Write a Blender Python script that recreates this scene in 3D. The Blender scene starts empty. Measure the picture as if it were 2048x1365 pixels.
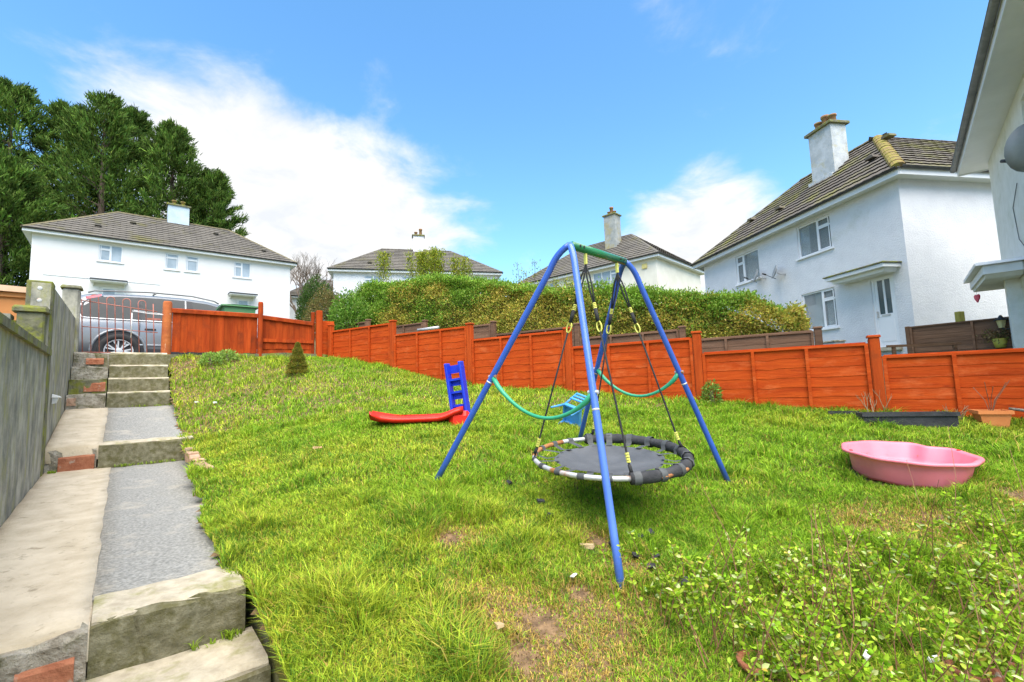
import bpy, math, random
import numpy as np
from mathutils import Vector, Matrix
random.seed(7); RNG = np.random.default_rng(7)
S = bpy.context.scene; COL = S.collection
# ---------------------------------------------------------------- camera
PIT, ROL = math.radians(5.6), math.radians(1.9)
fw = Vector((0, math.cos(PIT), math.sin(PIT))); r0 = Vector((1, 0, 0)); u0 = r0.cross(fw)
rv = math.cos(ROL)*r0 - math.sin(ROL)*u0; uv = math.sin(ROL)*r0 + math.cos(ROL)*u0
cd = bpy.data.cameras.new('camera'); cam = bpy.data.objects.new('camera', cd); COL.objects.link(cam)
cam.matrix_world = Matrix(((rv.x, uv.x, -fw.x, 0), (rv.y, uv.y, -fw.y, 0), (rv.z, uv.z, -fw.z, 0), (0, 0, 0, 1)))
cd.sensor_width = 36; cd.lens = 36*940/2048; cd.clip_start = .05; cd.clip_end = 2000
S.camera = cam
# ---------------------------------------------------------------- light
SUN_EL, SUN_AZ = math.radians(64), math.radians(168)     # azimuth clockwise from +Y
SUN_STRENGTH, SKY_STRENGTH, EXPOSURE = 2.8, .15, 1.66
S.view_settings.view_transform = 'Standard'; S.view_settings.look = 'None'
S.view_settings.exposure = EXPOSURE; S.view_settings.gamma = 1
sd = bpy.data.lights.new('sun', 'SUN'); sd.energy = SUN_STRENGTH; sd.angle = math.radians(75); sd.color = (1, .90, .76)
so = bpy.data.objects.new('sun', sd); COL.objects.link(so)
sdir = Vector((math.sin(SUN_AZ)*math.cos(SUN_EL), math.cos(SUN_AZ)*math.cos(SUN_EL), math.sin(SUN_EL)))
so.rotation_euler = sdir.to_track_quat('Z', 'Y').to_euler(); so.location = (0, 0, 40)
W = bpy.data.worlds.new('World'); S.world = W; W.use_nodes = True
wn, wl = W.node_tree.nodes, W.node_tree.links; wn.clear()
def N(t, **k):
    n = wn.new(t)
    for a, b in k.items(): setattr(n, a, b)
    return n
def wmath(op, a, b=None, c=None, clamp=False):
    n = N('ShaderNodeMath', operation=op); n.use_clamp = clamp
    for i, v in enumerate((a, b, c)):
        if v is None: continue
        if isinstance(v, (int, float)): n.inputs[i].default_value = v
        else: wl.new(v, n.inputs[i])
    return n.outputs[0]
sky = N('ShaderNodeTexSky', sky_type='NISHITA'); sky.sun_disc = False
sky.sun_elevation = SUN_EL; sky.sun_rotation = SUN_AZ; sky.air_density = 1.0; sky.dust_density = .2; sky.ozone_density = 3.0
tc = N('ShaderNodeTexCoord'); sep = N('ShaderNodeSeparateXYZ'); wl.new(tc.outputs['Generated'], sep.inputs[0])
zc = wmath('MAXIMUM', sep.outputs[2], 0.0); den = wmath('ADD', zc, .22)
cx = wmath('DIVIDE', sep.outputs[0], den); cy = wmath('DIVIDE', sep.outputs[1], den)
cmb = N('ShaderNodeCombineXYZ'); wl.new(cx, cmb.inputs[0]); wl.new(cy, cmb.inputs[1])
def wnoise(scale, detail, rough, off):
    m = N('ShaderNodeMapping'); m.inputs['Location'].default_value = off; wl.new(cmb.outputs[0], m.inputs[0])
    n = N('ShaderNodeTexNoise'); n.inputs['Scale'].default_value = scale; n.inputs['Detail'].default_value = detail
    n.inputs['Roughness'].default_value = rough; n.inputs['Distortion'].default_value = .35; wl.new(m.outputs[0], n.inputs['Vector'])
    return n.outputs[0]
n1 = wnoise(1.35, 9, .58, (3.1, 1.7, 0)); n2 = wnoise(4.2, 7, .6, (7.3, 2.2, 0))
tot = wmath('ADD', wmath('MULTIPLY', n1, .68), wmath('MULTIPLY', n2, .50))        # about .3 .. .85
hor = N('ShaderNodeMapRange'); wl.new(sep.outputs[2], hor.inputs[0])
for i, v in ((1, .10), (2, .42), (3, .13), (4, -.07)): hor.inputs[i].default_value = v
tot = wmath('ADD', tot, hor.outputs[0])
CLOUDS = [((-.60, .64, .475), .14, .10), ((-.50, .72, .475), .15, .12), ((-.41, .79, .455), .12, .10), ((-.47, .785, .40), .18, .16), ((-.37, .862, .34), .22, .25), ((-.015, .925, .38), .10, .07), ((.17, .87, .44), .11, .06), ((.35, .80, .485), .11, .06), ((.47, .73, .50), .11, .06),
          ((-.21, .92, .32), .18, .20), ((-.215, .804, .552), .075, .13), ((.37, .873, .305), .14, .42), ((.26, .925, .27), .12, .20), ((.645, .67, .365), .09, .14), ((-.6, .75, .27), .3, .15)]
CLEAR = [((.02, .83, .55), .24, -.16), ((.30, .86, .42), .17, -.16), ((-.75, .45, .55), .25, -.10), ((.1, .93, .35), .14, -.14), ((.55, .72, .46), .16, -.10), ((-.3, .72, .63), .2, -.12)]
for c, r, amp in CLOUDS + CLEAR:
    v = N('ShaderNodeVectorMath', operation='DISTANCE'); wl.new(tc.outputs['Generated'], v.inputs[0])
    v.inputs[1].default_value = Vector(c).normalized()
    m = N('ShaderNodeMapRange', interpolation_type='SMOOTHSTEP'); wl.new(v.outputs['Value'], m.inputs[0])
    m.inputs[1].default_value = 0; m.inputs[2].default_value = r*1.35; m.inputs[3].default_value = amp; m.inputs[4].default_value = 0
    tot = wmath('ADD', tot, m.outputs[0])
mk = N('ShaderNodeMapRange', interpolation_type='SMOOTHSTEP'); wl.new(tot, mk.inputs[0])
mk.inputs[1].default_value = .555; mk.inputs[2].default_value = .86  # low threshold adds cloud cover out of view for a more neutral fill
hs = N('ShaderNodeHueSaturation'); hs.inputs['Hue'].default_value = .492; hs.inputs['Saturation'].default_value = 1.17; hs.inputs['Value'].default_value = .74; wl.new(sky.outputs[0], hs.inputs['Color'])
mx = N('ShaderNodeMix', data_type='RGBA'); wl.new(mk.outputs[0], mx.inputs[0]); wl.new(hs.outputs[0], mx.inputs[6]); cm = N('ShaderNodeMix', data_type='RGBA'); cm.inputs[6].default_value = (1.92, 2.0, 2.12, 1); cm.inputs[7].default_value = (2.36, 2.35, 2.33, 1)
cr = N('ShaderNodeMapRange'); wl.new(n2, cr.inputs[0]); cr.inputs[1].default_value = .36; cr.inputs[2].default_value = .58; wl.new(cr.outputs[0], cm.inputs[0]); wl.new(cm.outputs[2], mx.inputs[7])
bg = N('ShaderNodeBackground'); bg.inputs[1].default_value = SKY_STRENGTH; wl.new(mx.outputs[2], bg.inputs[0])
wo = N('ShaderNodeOutputWorld'); wl.new(bg.outputs[0], wo.inputs[0])

# ================================================================ materials
MATS = {}
def newmat(name):
    m = bpy.data.materials.new(name); m.use_nodes = True; MATS[name] = m
    nt = m.node_tree; return m, nt, nt.nodes['Principled BSDF']
def nz(nt, vec, scale, detail=4, rough=.55, dist=0.):
    n = nt.nodes.new('ShaderNodeTexNoise'); n.inputs['Scale'].default_value = scale; n.inputs['Detail'].default_value = detail
    n.inputs['Roughness'].default_value = rough; n.inputs['Distortion'].default_value = dist
    nt.links.new(vec, n.inputs['Vector']); return n.outputs[0]
def ramp(nt, fac, p0, c0, p1, c1):
    r = nt.nodes.new('ShaderNodeValToRGB'); e = r.color_ramp.elements
    e[0].position = p0; e[0].color = (*c0, 1) if len(c0) == 3 else c0; e[1].position = p1; e[1].color = (*c1, 1) if len(c1) == 3 else c1
    nt.links.new(fac, r.inputs[0]); return r.outputs[0]
def mixc(nt, fac, a, b):
    n = nt.nodes.new('ShaderNodeMix'); n.data_type = 'RGBA'
    for i, v in ((0, fac), (6, a), (7, b)):
        if isinstance(v, (int, float)): n.inputs[i].default_value = v
        elif isinstance(v, tuple): n.inputs[i].default_value = (*v, 1)
        else: nt.links.new(v, n.inputs[i])
    return n.outputs[2]
def coords(nt, stretch=(1, 1, 1), rand=True, world=False):
    t = nt.nodes.new('ShaderNodeTexCoord'); mp = nt.nodes.new('ShaderNodeMapping'); mp.inputs['Scale'].default_value = stretch
    if world:
        g = nt.nodes.new('ShaderNodeNewGeometry'); nt.links.new(g.outputs['Position'], mp.inputs[0]); return mp.outputs[0]
    if rand:
        oi = nt.nodes.new('ShaderNodeObjectInfo'); ad = nt.nodes.new('ShaderNodeVectorMath'); ad.operation = 'MULTIPLY_ADD'
        ad.inputs[1].default_value = (17, 23, 31); nt.links.new(oi.outputs['Random'], ad.inputs[0]); nt.links.new(t.outputs['Object'], ad.inputs[2])
        nt.links.new(ad.outputs[0], mp.inputs[0])
    else: nt.links.new(t.outputs['Object'], mp.inputs[0])
    return mp.outputs[0]
def pm(name, c1, c2, scale=6, rough=.7, bump=0., bscale=40, stretch=(1, 1, 1), stain=None, sscale=1.2, sth=(.52, .66), sstretch=None, metal=0., spec=.4, vary=0., coat=0., bdist=.02, lo=.35, hi=.65, world=False):
    m, nt, b = newmat(name); v = coords(nt, stretch, world=world)
    col = ramp(nt, nz(nt, v, scale, 6, .6), lo, c1, hi, c2)
    if stain:
        v2 = coords(nt, sstretch or (1, 1, 1), world=world)
        f = ramp(nt, nz(nt, v2, sscale, 6, .65), sth[0], (0, 0, 0), sth[1], (1, 1, 1)); col = mixc(nt, f, col, stain)
    if vary:
        oi = nt.nodes.new('ShaderNodeObjectInfo'); h = nt.nodes.new('ShaderNodeHueSaturation'); mr = nt.nodes.new('ShaderNodeMapRange')
        nt.links.new(oi.outputs['Random'], mr.inputs[0]); mr.inputs[3].default_value = 1-vary; mr.inputs[4].default_value = 1+vary
        nt.links.new(mr.outputs[0], h.inputs['Value']); nt.links.new(col, h.inputs['Color']); col = h.outputs[0]
    nt.links.new(col, b.inputs['Base Color']); b.inputs['Roughness'].default_value = rough; b.inputs['Metallic'].default_value = metal
    b.inputs['Specular IOR Level'].default_value = spec; b.inputs['Coat Weight'].default_value = coat
    if bump:
        bn = nt.nodes.new('ShaderNodeBump'); bn.inputs['Strength'].default_value = bump; bn.inputs['Distance'].default_value = bdist
        nt.links.new(nz(nt, v, bscale, 5, .65), bn.inputs['Height']); nt.links.new(bn.outputs[0], b.inputs['Normal'])
    return m
def leafmat(name, trans=.3, rough=.55):
    m, nt, b = newmat(name); a = nt.nodes.new('ShaderNodeAttribute'); a.attribute_name = 'Col'
    nt.links.new(a.outputs['Color'], b.inputs['Base Color']); b.inputs['Roughness'].default_value = .7; b.inputs['Specular IOR Level'].default_value = .12
    t = nt.nodes.new('ShaderNodeBsdfTranslucent'); nt.links.new(a.outputs['Color'], t.inputs[0])
    x = nt.nodes.new('ShaderNodeMixShader'); x.inputs[0].default_value = trans
    nt.links.new(b.outputs[0], x.inputs[1]); nt.links.new(t.outputs[0], x.inputs[2])
    nt.links.new(x.outputs[0], nt.nodes['Material Output'].inputs[0]); return m
def glassmat(name, tint, trans, rough=.03):
    m, nt, b = newmat(name); b.inputs['Base Color'].default_value = (*tint, 1); b.inputs['Roughness'].default_value = rough; b.inputs['Specular IOR Level'].default_value = .8
    t = nt.nodes.new('ShaderNodeBsdfTransparent'); x = nt.nodes.new('ShaderNodeMixShader'); x.inputs[0].default_value = trans
    nt.links.new(b.outputs[0], x.inputs[1]); nt.links.new(t.outputs[0], x.inputs[2]); nt.links.new(x.outputs[0], nt.nodes['Material Output'].inputs[0]); return m
GRASS, LEAF, PINE = leafmat('grass_blade', .35), leafmat('leaf', .3), leafmat('conifer_leaf', .15)
M_LAWN = pm('lawn_soil', (.09, .055, .028), (.24, .15, .075), 22, .95, .6, 30, stain=(.16, .10, .05), sscale=.9, sth=(.58, .72))
M_GROUND = pm('ground_earth', (.07, .09, .03), (.12, .13, .06), .8, .95)
M_ROAD = pm('asphalt', (.05, .05, .05), (.07, .07, .068), 30, .9, .4, 120)
M_CONC = pm('path_concrete', (.44, .37, .26), (.58, .50, .37), 5, .9, .35, 60, stain=(.30, .25, .17), sscale=13, sth=(.58, .72), bdist=.02)
M_TAR = pm('path_grey_aggregate', (.18, .18, .165), (.35, .345, .315), 55, .9, .7, 70, stain=(.40, .37, .31), sscale=3, sth=(.55, .72), bdist=.012)
M_RISER = pm('step_concrete', (.12, .11, .06), (.27, .25, .16), 16, .92, .7, 60, stain=(.12, .11, .045), sscale=13, sth=(.45, .62), bdist=.015)
M_TREAD = pm('step_tread', (.38, .33, .24), (.54, .48, .36), 14, .92, .6, 60, stain=(.26, .25, .10), sscale=6, sth=(.5, .68), bdist=.012)
M_BRICK = pm('old_brick', (.30, .10, .05), (.42, .17, .09), 14, .9, .6, 40, stain=(.42, .38, .31), sscale=9, sth=(.56, .66), vary=.2)
M_BRICKP = pm('edging_brick', (.42, .24, .15), (.52, .34, .24), 14, .9, .6, 40, stain=(.22, .20, .12), sscale=9, sth=(.52, .66), vary=.2)
M_WALLC = pm('weathered_concrete', (.17, .168, .14), (.44, .415, .33), 5, .92, .6, 45, stretch=(1.1, 1.1, .75), stain=(.30, .29, .11), sscale=3.2, sth=(.5, .66), sstretch=(2, 2, .6), bdist=.012)
M_MOSSC = pm('mossy_concrete', (.09, .09, .055), (.22, .21, .13), 7, .95, .6, 40, stain=(.19, .20, .035), sscale=5, sth=(.46, .58))
M_RENDER = pm('white_render', (.66, .665, .68), (.72, .725, .735), 2, .85, .55, 26, stain=(.50, .51, .46), sscale=.5, sth=(.6, .78), bdist=.05)
M_RENDERL = pm('white_render_far', (.69, .68, .66), (.73, .72, .70), 1.5, .85, .25, 26, stain=(.66, .65, .61), sscale=.4, sth=(.6, .8))
M_RENDERC = pm('cream_render', (.70, .66, .54), (.78, .74, .62), 1.5, .85, .3, 26)
M_RENDERN = pm('cream_roughcast', (.76, .75, .67), (.84, .83, .76), 4, .9, .7, 70, stain=(.62, .62, .48), sscale=1.1, sth=(.55, .74), bdist=.02)
M_CHIM = pm('chimney_render', (.40, .43, .43), (.55, .58, .59), 3, .9, .5, 20, stain=(.42, .38, .20), sscale=1.2, sth=(.52, .66))
M_TILE = pm('roof_tile', (.10, .09, .075), (.155, .14, .115), 1.2, .85, .2, 30, stain=(.12, .11, .04), sscale=.7, sth=(.55, .7), world=True)
M_TILEM = pm('roof_tile_mossy', (.095, .082, .066), (.155, .132, .105), 1.4, .85, .3, 30, stain=(.17, .165, .04), sscale=.62, sth=(.50, .64), world=True)
M_MOSS = pm('moss_ridge', (.15, .12, .04), (.27, .17, .07), 7, .95, 1., 25, stain=(.25, .22, .035), sscale=6, sth=(.45, .55))
M_RIDGE = pm('ridge_tile', (.13, .11, .06), (.20, .17, .09), 4, .95, .6, 25)
M_FASC = pm('white_fascia', (.70, .71, .70), (.76, .77, .76), 2, .5)
M_GUT = pm('black_gutter', (.03, .03, .03), (.06, .06, .06), 5, .5)
M_GUTG = pm('grey_gutter', (.14, .14, .14), (.22, .22, .21), 5, .55)
M_UPVC = pm('white_upvc', (.76, .77, .78), (.80, .81, .82), 2, .35)
M_GLASS = glassmat('window_glass', (.36, .40, .41), .55)  # pale grey base puts the window reflections into the colour
M_GLASSF = pm('far_window_glass', (.28, .33, .36), (.40, .45, .48), 1.5, .12, spec=.8)
M_GLASSD = glassmat('dark_door_glass', (.05, .09, .10), .1, .12)
M_NET = pm('net_curtain', (.60, .66, .62), (.78, .82, .78), 8, .9, stretch=(6, 6, .5))
M_ROOM = pm('room_dark', (.16, .16, .15), (.26, .24, .22), 2, .9)
M_FENCE = pm('red_cedar_fence', (.42, .052, .006), (.56, .085, .010), 2.2, .8, .4, 9, stretch=(.7, 7, 7), spec=.12, stain=(.30, .035, .005), sscale=2.4, sth=(.55, .72), sstretch=(.8, 3, 4), vary=.05, bdist=.012)
def weather_wood(m):
    nt = m.node_tree; b = nt.nodes['Principled BSDF']; src = b.inputs['Base Color'].links[0].from_socket
    v = coords(nt, (1.1, 1, 4.5)); vo = nt.nodes.new('ShaderNodeTexVoronoi'); vo.inputs['Scale'].default_value = 2.6; nt.links.new(v, vo.inputs['Vector'])
    kn = ramp(nt, vo.outputs['Distance'], .03, (1, 1, 1), .13, (0, 0, 0)); c = mixc(nt, kn, src, (.24, .03, .006))
    v2 = coords(nt, (1.2, 1, 2.5)); fd = ramp(nt, nz(nt, v2, 2.2, 7, .7), .54, (0, 0, 0), .74, (.8, .8, .8)); c = mixc(nt, fd, c, (.66, .16, .045))
    v3 = coords(nt, (.9, 8, 16)); gr = ramp(nt, nz(nt, v3, 5, 6, .7), .42, (.0, .0, .0), .62, (.45, .45, .45)); c = mixc(nt, gr, c, (.36, .042, .006))
    nt.links.new(c, b.inputs['Base Color'])
weather_wood(M_FENCE)
M_FENCEP = pm('red_cedar_post', (.36, .05, .008), (.48, .075, .011), 2.2, .8, .4, 12, stretch=(6, 6, .7), spec=.12, stain=(.26, .05, .012), sscale=2, sth=(.55, .7))
M_FENCEV = pm('red_brown_board', (.27, .035, .006), (.42, .065, .010), 2.6, .8, .4, 10, stretch=(6, 6, .6), spec=.12, stain=(.20, .035, .01), sscale=2, sth=(.52, .68), vary=.2)
M_BROWN = pm('brown_fence', (.13, .065, .034), (.20, .108, .06), 2.4, .8, .4, 10, stretch=(.7, 6, 6), vary=.2)
M_BLUE = pm('blue_steel', (.03, .09, .40), (.04, .115, .47), 5, .32, coat=.25)
M_BLUEB = pm('blue_steel_lit', (.07, .16, .58), (.09, .19, .62), 5, .3, coat=.25)  # lighter copy of the blue steel; the near leg's brightness is in the colour
M_GREEN = pm('green_plastic', (.03, .30, .15), (.05, .36, .19), 5, .35)
M_GREEND = pm('green_steel', (.015, .16, .06), (.025, .20, .08), 5, .3, coat=.2)
M_BLACK = pm('black_foam', (.025, .026, .028), (.05, .05, .052), 9, .8, .4, 40)
M_ROPE = pm('black_rope', (.015, .016, .015), (.03, .03, .03), 40, .8)
M_MAT = pm('grey_mesh_mat', (.075, .078, .08), (.11, .113, .115), 5, .55, .2, 200, stretch=(1, 1, 1))
M_STRAP = pm('dark_strap', (.05, .055, .055), (.09, .095, .095), 12, .7)
M_YEL = pm('yellow_plastic', (.62, .60, .10), (.70, .68, .16), 6, .4)
M_GALV = pm('galvanised_steel', (.50, .50, .49), (.64, .64, .62), 8, .45, metal=.35, stain=(.40, .17, .05), sscale=4, sth=(.55, .64))
M_RUST = pm('rust', (.33, .13, .04), (.50, .24, .09), 8, .85, .4, 50, stain=(.20, .07, .03), sscale=7)
M_PINK = pm('pink_plastic', (.88, .19, .24), (.92, .25, .31), 2.5, .4, spec=.4)
M_RED = pm('red_plastic', (.68, .015, .008), (.76, .028, .012), 3, .4)
M_BLUEP = pm('royal_blue_plastic', (.012, .035, .52), (.022, .07, .62), 3, .35)
M_CHAIR = pm('sky_blue_plastic', (.05, .27, .62), (.08, .33, .68), 3, .4)
M_TERRA = pm('terracotta', (.64, .20, .055), (.74, .27, .085), 5, .85)
M_CAR = pm('silver_car_paint', (.24, .255, .27), (.25, .265, .28), 1, .32, metal=.3, coat=.4)
M_CARG = pm('car_window', (.022, .028, .03), (.03, .036, .04), 1, .12, spec=.22)
M_CHROME = pm('bright_trim', (.62, .63, .64), (.66, .67, .68), 2, .25, metal=.5)
M_TYRE = pm('tyre_rubber', (.02, .02, .02), (.035, .035, .035), 8, .85)
M_ALLOY = pm('alloy_wheel', (.58, .59, .60), (.64, .65, .66), 4, .35, metal=.3)
M_DARKP = pm('dark_plastic', (.02, .02, .022), (.035, .035, .037), 8, .6)
M_GATE = pm('faded_red_gate', (.36, .12, .09), (.46, .19, .15), 9, .7, stain=(.30, .11, .05), sscale=12)
M_BINL = pm('green_bin_plastic', (.10, .26, .10), (.13, .30, .13), 3, .5)
M_ORANGE = pm('orange_cladding', (.52, .20, .055), (.60, .25, .075), 2.5, .7)
M_PEACH = pm('peach_roofing', (.66, .40, .24), (.74, .50, .33), 3, .7)
M_BARK = pm('bark', (.09, .065, .045), (.16, .12, .085), 6, .95, .6, 20)
M_TWIG = pm('reddish_twig', (.20, .09, .05), (.30, .15, .08), 8, .8)
M_STONE = pm('pale_stone', (.24, .21, .16), (.50, .46, .38), 18, .95, 1., 30, stain=(.15, .14, .08), sscale=9, sth=(.5, .62), bdist=.03)
M_WHITE = pm('white_plastic', (.75, .75, .74), (.80, .80, .79), 3, .5)
M_MAG = pm('magenta_petal', (.50, .03, .20), (.62, .06, .28), 8, .7)
M_WOOD = pm('bare_wood', (.42, .30, .15), (.55, .42, .25), 6, .8)
M_LAMPG = pm('lamp_glass', (.62, .52, .22), (.70, .60, .30), 4, .3)
M_DISH = pm('grey_dish', (.30, .32, .33), (.38, .40, .41), 4, .5)

# ================================================================ helpers
def tag(o, label=None, cat=None, group=None, kind=None):
    for k, v in (('label', label), ('category', cat), ('group', group), ('kind', kind)):
        if v: o[k] = v
    return o
def thing(name, label, cat, loc=(0, 0, 0), rz=0., group=None, mat=None):
    o = bpy.data.objects.new(name, None); COL.objects.link(o); o.empty_display_size = .1
    if mat is not None: o.matrix_world = mat
    else: o.location = loc; o.rotation_euler = (0, 0, rz)
    return tag(o, label, cat, group)
def link(name, me, parent=None, mat=None, kind=None):
    o = bpy.data.objects.new(name, me); COL.objects.link(o)
    if mat and not me.materials: me.materials.append(mat)
    if parent: o.parent = parent
    if kind: o['kind'] = kind
    return o
class MB:
    def __init__(s): s.v = []; s.f = []
    def add(s, vs, fs):
        k = len(s.v); s.v += [tuple(v) for v in vs]; s.f += [tuple(i+k for i in f) for f in fs]; return s
    def box(s, x0, x1, y0, y1, z0, z1, M=None, jit=0.):
        vs = [Vector((x, y, z)) for z in (z0, z1) for y in (y0, y1) for x in (x0, x1)]
        if jit: vs = [v+Vector([random.uniform(-jit, jit) for _ in range(3)]) for v in vs]
        if M: vs = [M @ v for v in vs]
        return s.add(vs, [(0, 2, 3, 1), (4, 5, 7, 6), (0, 1, 5, 4), (2, 6, 7, 3), (0, 4, 6, 2), (1, 3, 7, 5)])
    def bbox(s, x0, x1, y0, y1, z0, z1, b=.01, M=None):      # box with chamfered vertical and top edges
        def ring(i, z): return [(x0+i, y0+b, z), (x0+b, y0+i, z), (x1-b, y0+i, z), (x1-i, y0+b, z), (x1-i, y1-b, z), (x1-b, y1-i, z), (x0+b, y1-i, z), (x0+i, y1-b, z)]
        R = [ring(0, z0), ring(0, z1-b), ring(b*.7, z1)]
        vs = [Vector(p) for r in R for p in r]
        if M: vs = [M @ v for v in vs]
        fs = [tuple(range(7, -1, -1)), tuple(range(16, 24))]
        for k in range(2): fs += [(k*8+i, k*8+(i+1) % 8, k*8+8+(i+1) % 8, k*8+8+i) for i in range(8)]
        return s.add(vs, fs)
    def quad(s, a, b, c, d): return s.add([a, b, c, d], [(0, 1, 2, 3)])
    def tube(s, pts, r, n=8, cap=True):
        P = [Vector(p) for p in pts]; m = len(P); rr = r if isinstance(r, (list, tuple)) else [r]*m
        T = [((P[min(i+1, m-1)]-P[max(i-1, 0)]).normalized()) for i in range(m)]
        up = Vector((0, 0, 1)) if abs(T[0].z) < .9 else Vector((1, 0, 0)); nx = T[0].cross(up).normalized(); vs = []
        for i in range(m):
            nx = (nx - T[i]*nx.dot(T[i])).normalized(); ny = T[i].cross(nx)
            vs += [P[i]+rr[i]*(math.cos(2*math.pi*k/n)*nx+math.sin(2*math.pi*k/n)*ny) for k in range(n)]
        fs = [(i*n+k, i*n+(k+1) % n, (i+1)*n+(k+1) % n, (i+1)*n+k) for i in range(m-1) for k in range(n)]
        if cap: fs += [tuple(range(n-1, -1, -1)), tuple(range((m-1)*n, m*n))]
        return s.add(vs, fs)
    def lathe(s, prof, n=24, M=None, closed=False):
        vs = [Vector((r*math.cos(2*math.pi*k/n), r*math.sin(2*math.pi*k/n), z)) for r, z in prof for k in range(n)]
        if M: vs = [M @ v for v in vs]
        fs = [(i*n+k, i*n+(k+1) % n, (i+1)*n+(k+1) % n, (i+1)*n+k) for i in range(len(prof)-1) for k in range(n)]
        return s.add(vs, fs)
    def prism(s, poly, y0, y1, M=None):           # polygon in xz, extruded along y
        n = len(poly); vs = [Vector((x, y0, z)) for x, z in poly]+[Vector((x, y1, z)) for x, z in poly]
        if M: vs = [M @ v for v in vs]
        return s.add(vs, [tuple(range(n)), tuple(range(2*n-1, n-1, -1))]+[(i, (i+1) % n, (i+1) % n+n, i+n) for i in range(n)])
    def mesh(s, name, mat=None, smooth=False):
        me = bpy.data.meshes.new(name); me.from_pydata(s.v, [], s.f); me.update()
        if mat: me.materials.append(mat)
        if smooth: me.polygons.foreach_set('use_smooth', [True]*len(me.polygons))
        return me
    def build(s, name, mat, parent=None, smooth=False, kind=None): return link(name, s.mesh(name, mat, smooth), parent, None, kind)
def npmesh(name, V, F, mat, col=None, smooth=False):
    """V (n,3); F list of (m,k) index arrays"""
    me = bpy.data.meshes.new(name); me.vertices.add(len(V)); me.vertices.foreach_set('co', np.ascontiguousarray(V, np.float32).ravel())
    nl = sum(f.size for f in F); me.loops.add(nl); me.loops.foreach_set('vertex_index', np.concatenate([f.ravel() for f in F]).astype(np.int32))
    st = []; k = 0
    for f in F: st.append(k+np.arange(len(f))*f.shape[1]); k += f.size
    st = np.concatenate(st).astype(np.int32); me.polygons.add(len(st)); me.polygons.foreach_set('loop_start', st)
    if smooth: me.polygons.foreach_set('use_smooth', np.ones(len(st), bool))
    me.update(calc_edges=True)
    if col is not None:
        a = me.color_attributes.new('Col', 'FLOAT_COLOR', 'POINT'); a.data.foreach_set('color', np.concatenate([col, np.ones((len(col), 1))], 1).astype(np.float32).ravel())
    me.materials.append(mat); return me
def unit(a): return a/np.maximum(np.linalg.norm(a, axis=-1, keepdims=True), 1e-9)
def leaves(name, P, D, L, Wd, col, mat, parent=None, kind=None, fold=.25, oval=False):
    n = len(P); D = unit(D); R = unit(RNG.normal(size=(n, 3))); T = unit(np.cross(D, R)); Nn = np.cross(T, D)
    L = np.broadcast_to(L, n)[:, None]; Wd = np.broadcast_to(Wd, n)[:, None]
    if oval:
        V = np.stack([P, P+D*L*.28+T*Wd*.42+Nn*Wd*fold, P+D*L*.68+T*Wd*.40+Nn*Wd*fold*.6, P+D*L-Nn*L*.14, P+D*L*.68-T*Wd*.40+Nn*Wd*fold*.6, P+D*L*.28-T*Wd*.42+Nn*Wd*fold], 1).reshape(-1, 3)
        i = np.arange(n)[:, None]*6
        return link(name, npmesh(name, V, [np.concatenate([i+np.array([[0, 1, 2, 3]]), i+np.array([[0, 3, 4, 5]])])], mat, np.repeat(col, 6, 0)), parent, None, kind)
    V = np.stack([P, P+D*L*.45+T*Wd/2+Nn*Wd*fold, P+D*L-Nn*L*.12, P+D*L*.45-T*Wd/2+Nn*Wd*fold], 1).reshape(-1, 3)
    i = np.arange(n)[:, None]*4
    return link(name, npmesh(name, V, [np.concatenate([i+np.array([[0, 1, 2]]), i+np.array([[0, 2, 3]])])], mat, np.repeat(col, 4, 0)), parent, None, kind)
def jcol(n, cols, weights, var=.18):
    c = np.array(cols)[RNG.choice(len(cols), n, p=np.array(weights)/np.sum(weights))]
    return np.clip(c*(1+RNG.normal(0, var, (n, 1)))*(1+RNG.normal(0, .07, (n, 3))), .003, 1)
_gr = RNG.uniform(size=(64, 64))
def vnoise(x, y):                                 # smooth value noise, period 64
    xi, yi = np.floor(x).astype(int), np.floor(y).astype(int); fx, fy = x-xi, y-yi; fx = fx*fx*(3-2*fx); fy = fy*fy*(3-2*fy)
    g = lambda a, b: _gr[a % 64, b % 64]
    return (g(xi, yi)*(1-fx)+g(xi+1, yi)*fx)*(1-fy)+(g(xi, yi+1)*(1-fx)+g(xi+1, yi+1)*fx)*fy
def fbm(x, y, o=3): return sum(vnoise(x*2**k+17.3*k, y*2**k+5.1*k)*.5**k for k in range(o))/sum(.5**k for k in range(o))
# path frame: s along the path from the gate toward the viewer, w across it
GX, GY = -6.43, 8.6
def pw(s, w): return (GX+.639*s+.769*w, GY-.769*s+.639*w)
def sw(x, y): return ((x-GX)*.639-(y-GY)*.769, (x-GX)*.769+(y-GY)*.639)
PATHM = Matrix(((.769, -.639, 0, GX), (.639, .769, 0, GY), (0, 0, 1, 0), (0, 0, 0, 1)))   # local x = w, local y = -s
def fp(t, off=0.): return (-2.403+1.648*t+.52*off, 9.45-1.0036*t+.854*off)                 # along the lap fence
FANG = math.atan2(-1.0036, 1.648)
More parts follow.
